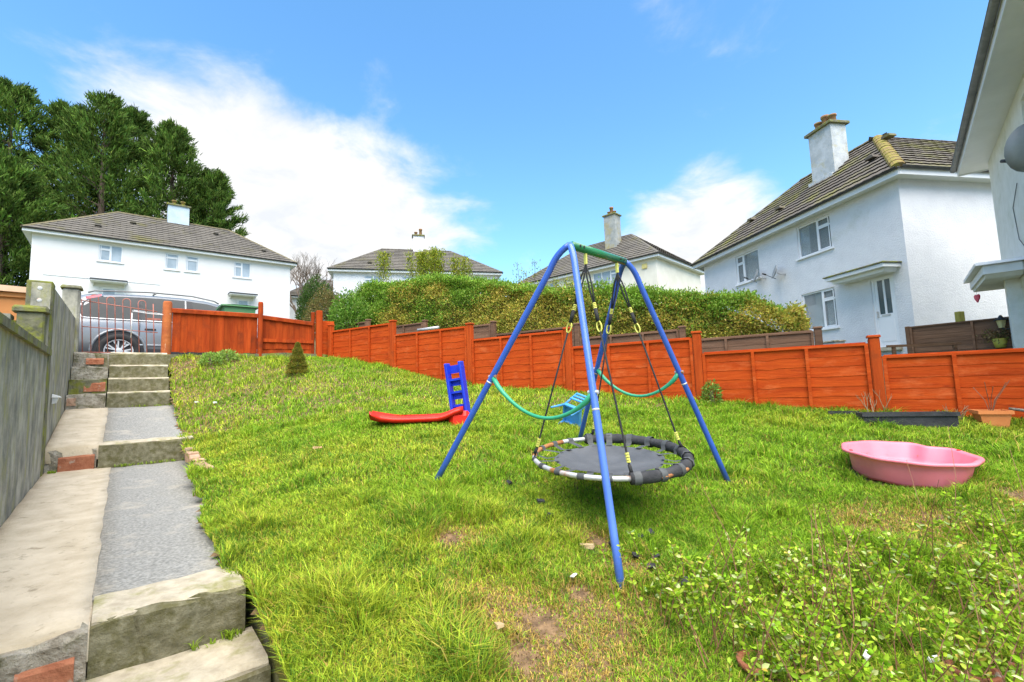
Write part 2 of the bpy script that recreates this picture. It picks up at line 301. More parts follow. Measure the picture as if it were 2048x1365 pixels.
# ---------------------------------------------------------------- terrain heights (thin plate spline through surveyed spots)
CP = [(.52, 2.5, -1.07), (-.64, 3.55, -.68), (.61, 4.75, -.60), (1.71, 3.85, -.83), (2.95, 3.25, -.775), (3.03, 3.75, -.715), (4.2, 3.6, -.72), (0, 1.2, -1.36), (1.6, 1.4, -1.36), (3, 1.5, -1.2), (5, 2, -1.0), (-1.05, 5.3, -.36), (-3.76, 8.2, .34), (0, 0, -1.55), (3, 0, -1.5), (-.5, 1.6, -1.18)]
CP += [(*fp(-1), .72), (*fp(0), .45), (*fp(1), .06), (*fp(2), -.12), (*fp(3), -.30), (*fp(4), -.47), (*fp(4.7), -.56), (*fp(6), -.75)]
CP += [(*pw(.2, .3), .74), (*pw(.5, .25), .50), (*pw(1.3, .25), .08), (*pw(2.2, .2), -.2), (*pw(3.5, .15), -.54), (*pw(5, .1), -.70), (*pw(6.3, .1), -.80), (*pw(7.6, .1), -.90), (*pw(.3, 1.5), .72), (*pw(.3, 2.6), .75)]
CP += [(*pw(-1.2, w), .62) for w in (-8, -3, 0, 3, 8)]+[(*pw(-7, w), .80) for w in (-9, 0, 9)]
CP += [(*fp(-1, 2), 1.0), (*fp(1, 2), .35), (*fp(3, 2), -.15), (10.9, 13.2, .5), (10, 18, .7), (9.3, 10.8, .25), (8, 7.5, -.1), (5, 9, .05), (-3, 13.5, 1.3)]
CP += [(-25, 24, 4.2), (-15, 32, 4.2), (-22, 32, 4.6), (-12, 34, 4.2), (0, 36, 4.2), (9, 28, 3.2), (3, 35, 4), (14, 34, 3.4), (10, 23, 1.2), (-35, 40, 5), (-45, 38, 5), (-20, 48, 6), (20, 50, 4), (-6, 48, 5), (40, 30, 2), (40, 0, -1), (20, -20, -2), (-20, -20, -2), (-10, -2, -1.4), (-45, 5, 1.5), (0, -10, -1.8), (-7, 2, -.9), (60, 60, 4), (-60, 60, 6), (0, 68, 6)]
CP = np.array(CP); n_ = len(CP)
def tk(d2): return .5*d2*np.log(d2+1e-9)
_A = np.zeros((n_+3, n_+3)); _d = CP[:, None, :2]-CP[None, :, :2]; _A[:n_, :n_] = tk((_d**2).sum(-1))+np.eye(n_)*.02
_A[:n_, n_] = 1; _A[:n_, n_+1:] = CP[:, :2]; _A[n_, :n_] = 1; _A[n_+1:, :n_] = CP[:, :2].T
_w = np.linalg.solve(_A, np.concatenate([CP[:, 2], np.zeros(3)]))
def H0(x, y):
    x = np.asarray(x, float); y = np.asarray(y, float); rr = np.hypot(x, y); k = np.minimum(1, 70/np.maximum(rr, 1e-6)); x = x*k; y = y*k
    out = np.full(x.shape, _w[n_])+_w[n_+1]*x+_w[n_+2]*y
    for i in range(n_): out = out+_w[i]*tk((x-CP[i, 0])**2+(y-CP[i, 1])**2)
    return out
def HL(x, y): return H0(x, y)+(fbm(np.asarray(x)*1.6, np.asarray(y)*1.6)-.5)*.07
def hz(x, y): return float(H0(np.array([x]), np.array([y]))[0])
def hl(x, y): return float(HL(np.array([x]), np.array([y]))[0])
def inlawn(x, y, m=0.):
    s, w = sw(x, y); f = (x+2.403)*.52+(y-9.45)*.854
    return (w > np.where(s > 7.8, .03, .12-.15*np.clip((np.asarray(s)-3.5)/3.8, 0, 1)+(fbm(np.asarray(s)*2.6+40, np.asarray(s)*0+3.3, 3)-.5)*.22*np.clip((np.asarray(s)-1.5)/.5, 0, 1))-m) & ((s > .14-m) | (w > 2.75)) & (f < -.03+m) & (x < 6.8) & (y > .45)

# ================================================================ setting
def grid_coords(a, b, step, far):
    c = list(np.arange(a, b+1e-6, step)); k = step
    while c[-1] < far: k *= 1.35; c.append(c[-1]+k)
    k = step
    while c[0] > -far: k *= 1.35; c.insert(0, c[0]-k)
    return np.array(c)
gx, gy = grid_coords(-14, 15, .4, 600), grid_coords(-4, 40, .4, 600)
X, Y = np.meshgrid(gx, gy); Z = H0(X.ravel(), Y.ravel()).reshape(X.shape)
s_, w_ = sw(X, Y); inpath = (w_ > -1.9) & (w_ < .9) & (s_ > -.9) & (s_ < 12)
Z = np.where(inpath, Z-1.1, Z); Z = np.where(inlawn(X, Y, .4) & ~inpath, Z-.15, Z)
ii = np.arange(X.size).reshape(X.shape); Fq = np.stack([ii[:-1, :-1], ii[:-1, 1:], ii[1:, 1:], ii[1:, :-1]], -1).reshape(-1, 4)
g = link('ground', npmesh('ground', np.stack([X, Y, Z], -1).reshape(-1, 3), [Fq], M_GROUND, smooth=True)); g['kind'] = 'structure'
# lawn sheet
st = .09; gx, gy = np.arange(-8, 7, st), np.arange(.3, 11, st); X, Y = np.meshgrid(gx, gy); Z = HL(X.ravel(), Y.ravel()).reshape(X.shape)
ii = np.arange(X.size).reshape(X.shape); Fq = np.stack([ii[:-1, :-1], ii[:-1, 1:], ii[1:, 1:], ii[1:, :-1]], -1).reshape(-1, 4)
Fq = Fq[inlawn(X[:-1, :-1].ravel()+st/2, Y[:-1, :-1].ravel()+st/2, .03)]
lawn = link('lawn', npmesh('lawn', np.stack([X, Y, Z], -1).reshape(-1, 3), [Fq], M_LAWN, smooth=True)); lawn['kind'] = 'structure'
# road strip along the street
V = []; ns = 60
for k in range(ns+1):
    w = -24+48*k/ns
    for s in (-.75, -1.9, -4.2, -6.6):
        x, y = pw(s, w); V.append((x, y, hz(x, y)+.04))
Fq = np.array([[k*4+j, k*4+j+1, (k+1)*4+j+1, (k+1)*4+j] for k in range(ns) for j in range(3)])
o = link('road', npmesh('road', np.array(V), [Fq], M_ROAD, smooth=True)); o['kind'] = 'structure'
ROADZ = lambda x, y: hz(x, y)+.04
# ---- garden path with steps (local frame PATHM: x = w, y = -s)
path = thing('path', None, None, mat=PATHM); path['kind'] = 'structure'
def lump(x0, x1, y0, y1, z0, z1, name, mat, n=5, amp=.012, zslope=0.):
    """rough block: subdivided top and near face, uneven edges; y1 is the far side"""
    m = MB(); rows = [(y1, z0), (y1, z1), (y0+.02, z1-.002), (y0, z1-.02), (y0, z0)]; k = len(rows); vs = []
    for i in range(n+1):
        x = x0+(x1-x0)*i/n
        for j, (yy, zz) in enumerate(rows):
            a = 0 if j in (0, 4) else amp
            vs.append((x+random.uniform(-a, a)*(0 < i < n), yy+random.uniform(-a, a)*(j >= 2), zz+random.uniform(-a, a)*.7+(zslope*(y1-y0) if j < 2 and zz == z1 else 0)))
    fs = [(i*k+j, (i+1)*k+j, (i+1)*k+j+1, i*k+j+1) for i in range(n) for j in range(k-1)]
    fs += [tuple(range(k-1, -1, -1)), tuple(n*k+j for j in range(k))]
    m.add(vs, fs); return m.build(name, mat, path)
# upper flight: three risers
ST = [(.35, .80), (.68, .57), (1.0, .345), (1.32, .12)]
for i, (s, z) in enumerate(ST):
    nxt = ST[i+1][1] if i < 3 else -.12
    lump(-.72, .05, -s, -s+.42, nxt-.12, z, 'step_slab', M_RISER, 6, .008)
    lump(-.72, .05, -s+.006, -s+.36, z-.02, z+.012, 'step_tread', M_TREAD, 6, .006)
    lump(-1.17, -.735, -s-.02, -s+.42, nxt-.12, z-.01, 'rough_block', M_STONE if i != 2 else M_MOSSC, 4, .025)
lump(-1.0, -.75, -1.035, -.98, .145, .29, 'brick', M_BRICK, 3, .006)
lump(-1.02, -.80, -.40, -.32, .60, .70, 'brick', M_BRICK, 3, .006)
lump(-1.16, -1.06, -1.37, -1.3, -.06, .06, 'brick', M_BRICKP, 3, .008)
lump(-1.17, .1, -.37, .9, .5, .785, 'gate_sill', M_RISER, 6, .006)
def slope_slab(w0, w1, s0, s1, z0, z1, th, name, mat, ns=14, nw=6, amp=.006, wob=0.):
    vs = []
    for i in range(ns+1):
        t = i/ns; s = s0+(s1-s0)*t; z = z0+(z1-z0)*t
        for j in range(nw+1):
            w = w0+(w1-w0)*j/nw+(random.uniform(-wob, wob) if j == nw else 0)
            vs.append((w, -s, z+random.uniform(-amp, amp)))
    k = nw+1; nb = len(vs); vs += [(v[0], v[1], v[2]-th) for v in vs]
    fs = [(i*k+j, (i+1)*k+j, (i+1)*k+j+1, i*k+j+1) for i in range(ns) for j in range(nw)]
    fs += [(ns*k+j, nb+ns*k+j, nb+ns*k+j+1, ns*k+j+1) for j in range(nw)]+[(i*k+nw, (i+1)*k+nw, nb+(i+1)*k+nw, nb+i*k+nw) for i in range(ns)]+[(i*k, nb+i*k, nb+(i+1)*k, (i+1)*k) for i in range(ns)]
    return MB().add(vs, fs).build(name, mat, path, True)
slope_slab(-1.17, -.70, 1.30, 3.5, -.10, -.50, .16, 'concrete_strip', M_CONC, wob=.008)
slope_slab(-.71, .17, 1.30, 3.28, -.108, -.492, .3, 'grey_paving', M_TAR, wob=.03)
lump(-.73, .17, -3.52, -3.24, -.82, -.50, 'step_slab', M_RISER, 7, .012)
lump(-.725, .165, -3.50, -3.25, -.52, -.487, 'step_tread', M_TREAD, 7, .008)
lump(-1.17, -.745, -3.5, -3.2, -.85, -.53, 'rough_block', M_STONE, 5, .02)
lump(-1.06, -.76, -3.525, -3.45, -.76, -.60, 'brick', M_BRICK, 4, .008)
slope_slab(-1.17, -.62, 3.4, 7.95, -.755, -.945, .14, 'concrete_strip', M_CONC, 26, wob=.008)
slope_slab(-.63, .16, 3.4, 7.62, -.765, -.945, .3, 'grey_paving', M_TAR, 26, wob=.04)
lump(-.62, -.03, -7.93, -7.61, -1.19, -.945, 'step_slab', M_RISER, 9, .012)
lump(-.615, -.035, -7.915, -7.62, -.97, -.932, 'step_tread', M_TREAD, 9, .008)
lump(-1.17, -.624, -7.97, -7.7, -1.25, -.955, 'rough_block', M_STONE, 7, .03)
lump(-.83, -.66, -8.0, -7.92, -1.17, -1.04, 'brick', M_BRICK, 3, .008)
lump(-1.17, -.95, -8.0, -7.92, -1.17, -1.03, 'brick', M_BRICK, 3, .008)
lump(-1.17, .01, -8.28, -7.85, -1.44, -1.20, 'step_slab', M_RISER, 9, .012)
lump(-1.165, .005, -8.265, -7.9, -1.22, -1.175, 'step_tread', M_TREAD, 9, .008)
lump(-1.17, .01, -8.65, -8.2, -1.66, -1.43, 'step_slab', M_RISER, 9, .012)
lump(-1.6, .01, -12, -8.6, -1.9, -1.66, 'lower_paving', M_CONC, 9, .004)

# ================================================================ walls and fences
def rough_slab(m, w0, w1, s0, s1, z0, z1):        # box in the path frame
    m.box(w0, w1, -s1, -s0, z0, z1)
wall = thing('concrete_wall', 'weathered grey concrete garden wall beside the stepped path', 'wall', mat=PATHM)
m = MB(); rough_slab(m, -1.32, -1.175, 3.72, 10.2, -2.0, .50); m.build('lower_panel', M_WALLC, wall)
m = MB(); rough_slab(m, -1.36, -1.145, 3.70, 10.2, .50, .565); m.build('coping', M_MOSSC, wall)
m = MB(); m.add([(-1.33, -3.72, -1.4), (-1.18, -3.72, -1.4), (-1.18, -.28, -.9), (-1.33, -.28, -.9), (-1.33, -3.72, 1.28), (-1.18, -3.72, 1.28), (-1.18, -.28, 1.36), (-1.33, -.28, 1.36)],
    [(0, 1, 2, 3), (4, 7, 6, 5), (0, 4, 5, 1), (1, 5, 6, 2), (2, 6, 7, 3), (3, 7, 4, 0)]); m.build('upper_panel', M_WALLC, wall)
m = MB(); m.bbox(-1.40, -1.195, -3.93, -3.74, -1.2, .93, .015); pl = m.build('pillar', M_MOSSC, wall)
m = MB(); m.bbox(-1.435, -1.165, -3.96, -3.72, .933, .995, .025); m.build('pillar_cap', M_MOSSC, pl)
m = MB(); m.bbox(-1.37, -1.165, -3.715, -3.50, -1.2, 1.305, .012); p2 = m.build('pillar', M_MOSSC, wall)
for z in (1.22, 1.09):
    m = MB(); m.lathe([(0, .0), (.02, .0), (.02, .007), (.008, .009), (0, .009)], 12, Matrix.Translation((-1.265, -3.716, z)) @ Matrix.Rotation(math.pi/2, 4, 'X')); m.build('bolt', M_GALV, p2)
m = MB(); m.bbox(-1.36, -1.14, -.28, -.04, -.2, 1.86, .03); gp = m.build('gate_pillar', M_WALLC, wall)
m = MB(); m.bbox(-1.385, -1.115, -.305, -.015, 1.863, 1.91, .03); m.build('pillar_cap', M_MOSSC, gp)
o = thing('neighbour_wall', 'low dark mossy wall joining the concrete wall pillar from next door', 'wall', mat=PATHM)
m = MB(); m.box(-5.2, -1.405, -3.9, -3.76, -1.4, .84); m.build('wall_panel', M_MOSSC, o)
m = MB(); m.box(-5.2, -1.44, -3.94, -3.72, .843, .90); m.build('coping', M_WALLC, o)
# solar light on wall
o = thing('wall_light', 'small silver solar light fixed to the concrete wall', 'light', mat=PATHM @ Matrix.Translation((-1.172, -3.05, .03)))
m = MB(); m.prism([(0, -.05), (.035, -.04), (.055, .02), (0, .02)], -.05, .05); m.build('housing', M_GALV, o)
m = MB(); m.prism([(-.002, .024), (.075, .024), (.06, .04), (0, .065)], -.065, .065); m.build('hood', M_WHITE, o)
# retaining edge beside the lowest steps
o = thing('retaining_edge', 'dark mossy retaining edge holding the lawn beside the lowest steps', 'wall', mat=PATHM)
m = MB(); pr = [(7.62, -.93), (8.2, -1.03), (8.8, -1.13), (9.6, -1.3), (10.4, -1.45)]
vs = []; 
for s, z in pr:
    for (ww, zz) in ((.02, -2.0), (.03, z-.03), (.045, z), (.13, z), (.13, -2.0)): vs.append((ww+random.uniform(-.008, .008), -s, zz+random.uniform(-.01, .01)))
fs = [(i*5+j, (i+1)*5+j, (i+1)*5+j+1, i*5+j+1) for i in range(4) for j in range(4)]+[(0, 1, 2, 3, 4), tuple(20+j for j in (4, 3, 2, 1, 0))]
m.add(vs, fs); m.build('edge_slab', M_MOSSC, o)
# brick edging beside the path
for k in range(6):
    s = 4.05+k*.235; x, y = pw(s, .10+random.uniform(-.015, .015)); z = hl(x, y)
    m = MB(); m.bbox(-.05, .05, -.105, .105, -.08, .035, .012)
    b = link('edging_brick', m.mesh('edging_brick', M_BRICKP)); b.location = (x, y, z+.012); b.rotation_euler = (random.uniform(-.06, .06), random.uniform(-.08, .08), math.atan2(.639, .769)+random.uniform(-.12, .12))
    tag(b, 'worn pinkish brick sunk in the grass edge of the grey paving', 'brick', 'edging bricks along the path')

# ---- hooped metal gate
gate = thing('garden_gate', 'faded red hooped metal gate at the top of the steps', 'gate', mat=PATHM @ Matrix.Translation((-1.08, .03, 0)))
def bar(p, q, r, name, mat, parent, n=6): MB().tube([p, q], r, n).build(name, mat, parent, True)
bar((-.02, 0, .83), (1.03, 0, .83), .009, 'rail', M_GATE, gate); bar((-.08, 0, 1.72), (.98, 0, 1.60), .009, 'rail', M_GATE, gate); bar((-.04, 0, 1.27), (1.0, 0, 1.21), .008, 'rail', M_GATE, gate)
xs = [-.01+.108*k for k in range(10)]; lean = lambda x, z: x-.05*(z-.83)
for k in (0, 9): bar((xs[k], 0, .83), (lean(xs[k], 1.74), 0, 1.74), .009, 'bar', M_GATE, gate)
for k in range(1, 9, 2):
    a, b = xs[k], xs[k+1]; zt = 1.78-.06*(a); mid = (lean(a, zt)+lean(b, zt))/2; r = (b-a)/2
    pts = [(a, 0, .83)]+[(mid-r*math.cos(t), 0, zt+r*math.sin(t)) for t in np.linspace(0, math.pi, 9)]+[(b, 0, .83)]
    MB().tube(pts, .0085, 6).build('hooped_bar', M_GATE, gate, True)
MB().tube([(.62, -.01, 1.10), (.62, -.01, 1.55)], .011, 6).build('latch_bar', M_GALV, gate, True)
MB().box(.84, 1.04, -.012, .012, 1.44, 1.475).build('latch', M_GATE, gate)
o = MB().tube([PATHM @ Vector(p) for p in ((-.46, -.0, 1.58), (-.2, -.01, 1.55), (-.02, -.03, 1.54), (.09, -.06, 1.56), (.10, .08, 1.57), (-.02, .09, 1.57), (-.44, .02, 1.60))], .006, 5).build('tie_string', M_WHITE, None, True)
tag(o, 'white string tying the hooped gate to the red post', 'string')
m = MB()
for k in range(4): m.quad((-1.08+.05*k, -.06+.012*(k % 2), 1.73+.018*k), (-1.03+.05*k, -.06+.012*((k+1) % 2), 1.748+.018*k), (-1.03+.05*k, -.055+.012*((k+1) % 2), 1.79+.014*k), (-1.08+.05*k, -.055+.012*(k % 2), 1.78+.014*k))
o = m.build('ribbon', pm('pink_ribbon', (.78, .18, .22), (.82, .25, .28), 3, .6)); o.matrix_world = PATHM; tag(o, 'pale red ribbon tied to the gate pillar', 'ribbon')

# ---- red-brown close-board fence along the street
cb = thing('board_fence', 'red brown vertical board fence along the street beside the gate', 'fence', mat=PATHM)
def rpost(parent, x, y, w, z0, z1, mat, name='post', rnd=True):
    m = MB()
    if rnd: m.lathe([(w*.5, z0), (w*.52, (z0+z1)/2), (w*.48, z1-.03), (w*.40, z1), (0, z1+.008)], 10, Matrix.Translation((x, y, 0)))
    else: m.bbox(x-w/2, x+w/2, y-w/2, y+w/2, z0, z1, .012)
    return m.build(name, mat, parent, rnd)
M_LOG = pm('peeling_red_post', (.33, .08, .02), (.45, .13, .03), 5, .85, .5, 20, stain=(.62, .45, .28), sscale=4, sth=(.62, .68), sstretch=(3, 3, .6))
rpost(cb, .05, .0, .15, .4, 1.80, M_LOG); rpost(cb, 1.60, -.05, .10, .4, 1.92, M_FENCEV); rpost(cb, 2.77, -.05, .12, .4, 1.83, M_FENCEP, rnd=False); rpost(cb, 2.66, .03, .07, .4, 1.80, M_FENCEV, rnd=False)
def vboards(x0, x1, zt0, zt1, zb):
    n = int(round((x1-x0)/.118)); wd = (x1-x0)/n
    for k in range(n):
        a = x0+k*wd; zt = zt0+(zt1-zt0)*(k+.5)/n
        m = MB(); d = .008*(k % 2)+random.uniform(0, .003); m.box(a+.002, a+wd+.006, d, d+.014, zb+random.uniform(-.01, .01), zt)
        m.build('board', M_FENCEV, cb)
    sl = (zt1-zt0)/(x1-x0)
    m = MB(); m.add([(x0-.02, -.045, zt0-.065), (x1+.02, -.045, zt1-.065), (x1+.02, .05, zt1-.06), (x0-.02, .05, zt0-.06), (x0-.02, -.045, zt0+.005), (x1+.02, -.045, zt1+.005), (x1+.02, .05, zt1+.03), (x0-.02, .05, zt0+.03)],
        [(0, 3, 2, 1), (4, 5, 6, 7), (0, 1, 5, 4), (2, 3, 7, 6), (0, 4, 7, 3), (1, 2, 6, 5)]); m.build('capping_rail', M_FENCEV, cb)
vboards(.13, 1.55, 1.66, 1.66, .86); vboards(1.66, 2.62, 1.64, 1.56, .96)
MB().box(1.65, 2.66, -.03, -.002, 1.10, 1.17).build('lower_rail', M_FENCEV, cb); MB().box(1.65, 2.70, .02, .045, .80, 1.08).build('gravel_board', M_FENCEV, cb)
for k in range(6): MB().box(2.83, 3.12, .0+.006*(k % 2), .02+.006*(k % 2), .86+.125*k, .86+.125*k+.135).build('board', M_FENCE, cb)
o = thing('kerb_wall', 'low mossy concrete kerb under the red brown board fence', 'wall', mat=PATHM)
lst = [(.0, .83), (.5, .82), (1.0, .85), (1.5, .86), (2.1, .90), (2.9, .88)]
for (a, z), (b, z2) in zip(lst[:-1], lst[1:]):
    m = MB(); m.add([(a, -.10, .3), (b, -.10, .3), (b, .16, .3), (a, .16, .3), (a, -.09, z-.02), (b, -.09, z2-.02), (b, .16, z2), (a, .16, z)], [(0, 1, 5, 4), (4, 5, 6, 7), (1, 2, 6, 5), (2, 3, 7, 6), (3, 0, 4, 7)]); m.build('kerb_block', M_MOSSC, o)

# ---- lap panel fences
def waney(name, L, h, mat):
    m = MB(); n = 14; lo = [random.uniform(-.005, .005) for _ in range(n+1)]; k0 = random.randint(2, n-2); lo[k0] -= .010
    vs = []
    for i in range(n+1):
        x = L*i/n
        vs += [(x, .002, h), (x, -.003-random.uniform(0, .002), lo[i]), (x, .004, lo[i]-.001), (x, .012, h)]
    fs = [(i*4+j, (i+1)*4+j, (i+1)*4+(j+1) % 4, i*4+(j+1) % 4) for i in range(n) for j in range(4)]
    return m.add(vs, fs).mesh(name, mat)
def lap_fence(name, label, ts, tops, height, mat, pmat, off, nb, post=.1, posttop=.05, bays=3, bay_d=.03, ptop=None):
    f = thing(name, label, 'fence', (*fp(ts[0], off), 0), FANG)
    U = 1.9295
    var = [waney('board', (ts[1]-ts[0])*U-post-.05, height/nb*1.22, mat) for _ in range(5)]
    for k, t in enumerate(ts):
        x = (t-ts[0])*U; zt = (tops[max(k-1, 0)] if k else tops[0])+posttop
        if ptop: zt = ptop[k]
        g0 = hz(*fp(t, off))-.35
        p = rpost(f, x, 0, post, g0, zt, pmat, 'post', False)
        MB().bbox(x-post/2-.012, x+post/2+.012, -post/2-.012, post/2+.012, zt+.002, zt+.03, .01).build('post_cap', pmat, p)
    for k in range(len(ts)-1):
        x0, x1 = (ts[k]-ts[0])*U+post/2+.004, (ts[k+1]-ts[0])*U-post/2-.004; zt = tops[k]; zb = zt-height
        pn = MB().box(x0, x1, -.032, .032, zt-.022, zt).build('panel', mat, f)
        for b in range(nb):
            o = link('board', random.choice(var), pn); o.location = (x0+.02, 0, zb+b*height/nb-.01); o.scale = ((x1-x0-.04)/((ts[1]-ts[0])*U-post-.05), 1, 1)
        for j in range(bays+1):
            xx = x0+.02+(x1-x0-.04)*j/bays; MB().box(xx-.018, xx+.018, -bay_d-.008, -.014, zb, zt-.0225).build('batten', mat, pn)
    return f
lap_fence('lap_panel_fence', 'bright orange red lap panel fence stepping down the slope behind the lawn', [-1, 0, 1, 2, 3, 4, 5], [1.37, 1.12, .865, .59, .37, .21], .96, M_FENCE, M_FENCEP, 0, 8, .105, .045, ptop=[1.50, 1.40, 1.15, .885, .65, .43, .25])
lap_fence('brown_panel_fence', 'dark brown lap panel fence between the orange fence and the hedge', [-2.25, -1.25, -.25, .75, 1.75, 2.75, 3.75], [1.80, 1.58, 1.36, 1.12, .88, .685], .95, M_BROWN, M_BROWN, 1.5, 7, .1, .03)
o = MB().tube([(*fp(-.35, 1.46), 1.415), (*fp(-.02, 1.46), 1.42)], .035, 10).build('grey_pipe', M_GALV, None, True); tag(o, 'short pale grey pipe lying on top of the dark brown fence', 'pipe')
# fence on the right in front of the two houses
f = thing('slatted_fence', 'dark brown slatted fence panel in front of the white house end wall', 'fence', (9.73, 11.5, 0), math.atan2(-1.9, 1.15))
Lf = 2.35
for x in (0, Lf): rpost(f, x, 0, .09, -.3, 1.16, M_BROWN, 'post', False)
pn = MB().box(.05, Lf-.05, -.03, .03, 1.12, 1.15).build('panel', M_BROWN, f); bm_ = waney('board', Lf-.1, .125, M_BROWN)
for k in range(11): o = link('board', bm_, pn); o.location = (.05, 0, .02+k*.1)
for x in (.07, Lf*.5, Lf-.07): MB().box(x-.02, x+.02, -.045, -.014, 0, 1.118).build('batten', M_BROWN, pn)
o = MB().bbox(-.07, .07, -.07, .07, -.9, .22, .012).build('timber_post', pm('algae_post', (.24, .22, .04), (.34, .31, .07), 4, .9, stretch=(4, 4, .6))); o.location = (11.14, 11.6, 1.28); tag(o, 'green stained timber post behind the dark slatted fence', 'post')
o = MB().box(0, 1.5, -.03, .03, 0, .05).build('timber_rail', M_BROWN); o.location = (8.3, 10.4, .60); o.rotation_euler = (0, 0, -.1); tag(o, 'dark timber rail lying level behind the orange fence by the white door', 'rail')
MB().box(.1, .16, -.025, .025, -.75, -.002).build('leg', M_BROWN, o); MB().box(1.34, 1.40, -.025, .025, -.75, -.002).build('leg', M_BROWN, o)

# ================================================================ houses
def wall_holes(m, L, z0, z1, holes, y=0., depth=.14, flip=None):
    """outer face in plane y with openings and their reveals"""
    xs = sorted({0, L}|{v for h in holes for v in h[:2]}); zs = sorted({z0, z1}|{v for h in holes for v in h[2:4]})
    for i in range(len(xs)-1):
        for j in range(len(zs)-1):
            cx, cz = (xs[i]+xs[i+1])/2, (zs[j]+zs[j+1])/2
            if any(h[0] < cx < h[1] and h[2] < cz < h[3] for h in holes): continue
            m.quad((xs[i], y, zs[j]), (xs[i+1], y, zs[j]), (xs[i+1], y, zs[j+1]), (xs[i], y, zs[j+1]))
    for a, b, c, d in [h[:4] for h in holes]:
        m.quad((a, y, c), (a, y, d), (a, y+depth, d), (a, y+depth, c)); m.quad((b, y, d), (b, y, c), (b, y+depth, c), (b, y+depth, d))
        m.quad((a, y, d), (b, y, d), (b, y+depth, d), (a, y+depth, d)); m.quad((b, y, c), (a, y, c), (a, y+depth, c), (b, y+depth, c))
def window(parent, a, b, c, d, mull=(), trans=None, y=0., gl=None, net=None, sill=True):
    """trans: {pane index: z of a transom}"""
    fr = MB(); t = .055; y0, y1 = y+.05, y+.11
    fr.box(a, b, y0, y1, c, c+t); fr.box(a, b, y0, y1, d-t, d); fr.box(a, a+t, y0+.001, y1-.001, c+t, d-t); fr.box(b-t, b, y0+.001, y1-.001, c+t, d-t)
    for x in mull: fr.box(x-t/2-.01, x+t/2+.01, y0-.006, y1, c+t, d-t)
    w = None; e = [a+t]+list(mull)+[b-t]
    for i, z in (trans or {}).items(): fr.box(e[i], e[i+1], y0-.004, y1-.002, z-t/2, z+t/2)
    # opening casement sash inside panes that have a transom
    for i, z in (trans or {}).items():
        for (za, zb) in ((c+t, z-t/2), (z+t/2, d-t)):
            q = .03; fr.box(e[i]+.03, e[i+1]-.03, y0-.012, y0-.005, za, za+q); fr.box(e[i]+.03, e[i+1]-.03, y0-.012, y0-.005, zb-q, zb)
            fr.box(e[i]+.028, e[i]+.06, y0-.013, y0-.005, za, zb); fr.box(e[i+1]-.06, e[i+1]-.028, y0-.013, y0-.005, za, zb)
    w = fr.build('window', M_UPVC, parent)
    for i in range(len(e)-1):
        MB().box(e[i], e[i+1], y+.078, y+.083, c+t, d-t).build('pane', gl or M_GLASS, w)
    if sill: MB().box(a-.08, b+.08, y-.07, y+.05, c-.06, c-.002).build('sill', M_UPVC, w)
    if gl is None:
        MB().box(a-.3, b+.3, y+1.3, y+1.4, c-.3, d+.15).build('room_back', M_ROOM, w)
        for (x0, x1, z0, z1) in (net or []):
            m = MB(); n = int((x1-x0)/.03)+1
            for k in range(n):
                xa, xb = x0+(x1-x0)*k/n, x0+(x1-x0)*(k+1)/n; ya, yb = (y+.16+.012*(k % 2)), (y+.16+.012*((k+1) % 2))
                m.quad((xa, ya, z0), (xb, yb, z0), (xb, yb, z1), (xa, ya, z1))
            m.build('curtain', M_NET, w)
    return w
TG, TWD = .34, .30
def tile_verts(x0, x1, u0, u1, v0, v1):
    """tile in plane coords: x across, v up the slope; (x0,x1) lower edge, (u0,u1) upper edge"""
    cs = (0, .30, .48, .82, 1); hs = (0, 0, .009, .009, .001); V = []
    for c, h in zip(cs, hs): V.append((x0+(x1-x0)*c, v0, .052+h))
    for c, h in zip(cs, hs): V.append((u0+(u1-u0)*c, v1, .006+h))
    for c, h in zip(cs, hs): V.append((x0+(x1-x0)*c, v0+.075, .004))
    return V
TF = [(i, i+1, 6+i, 5+i) for i in range(4)]+[(10+i, 11+i, i+1, i) for i in range(4)]
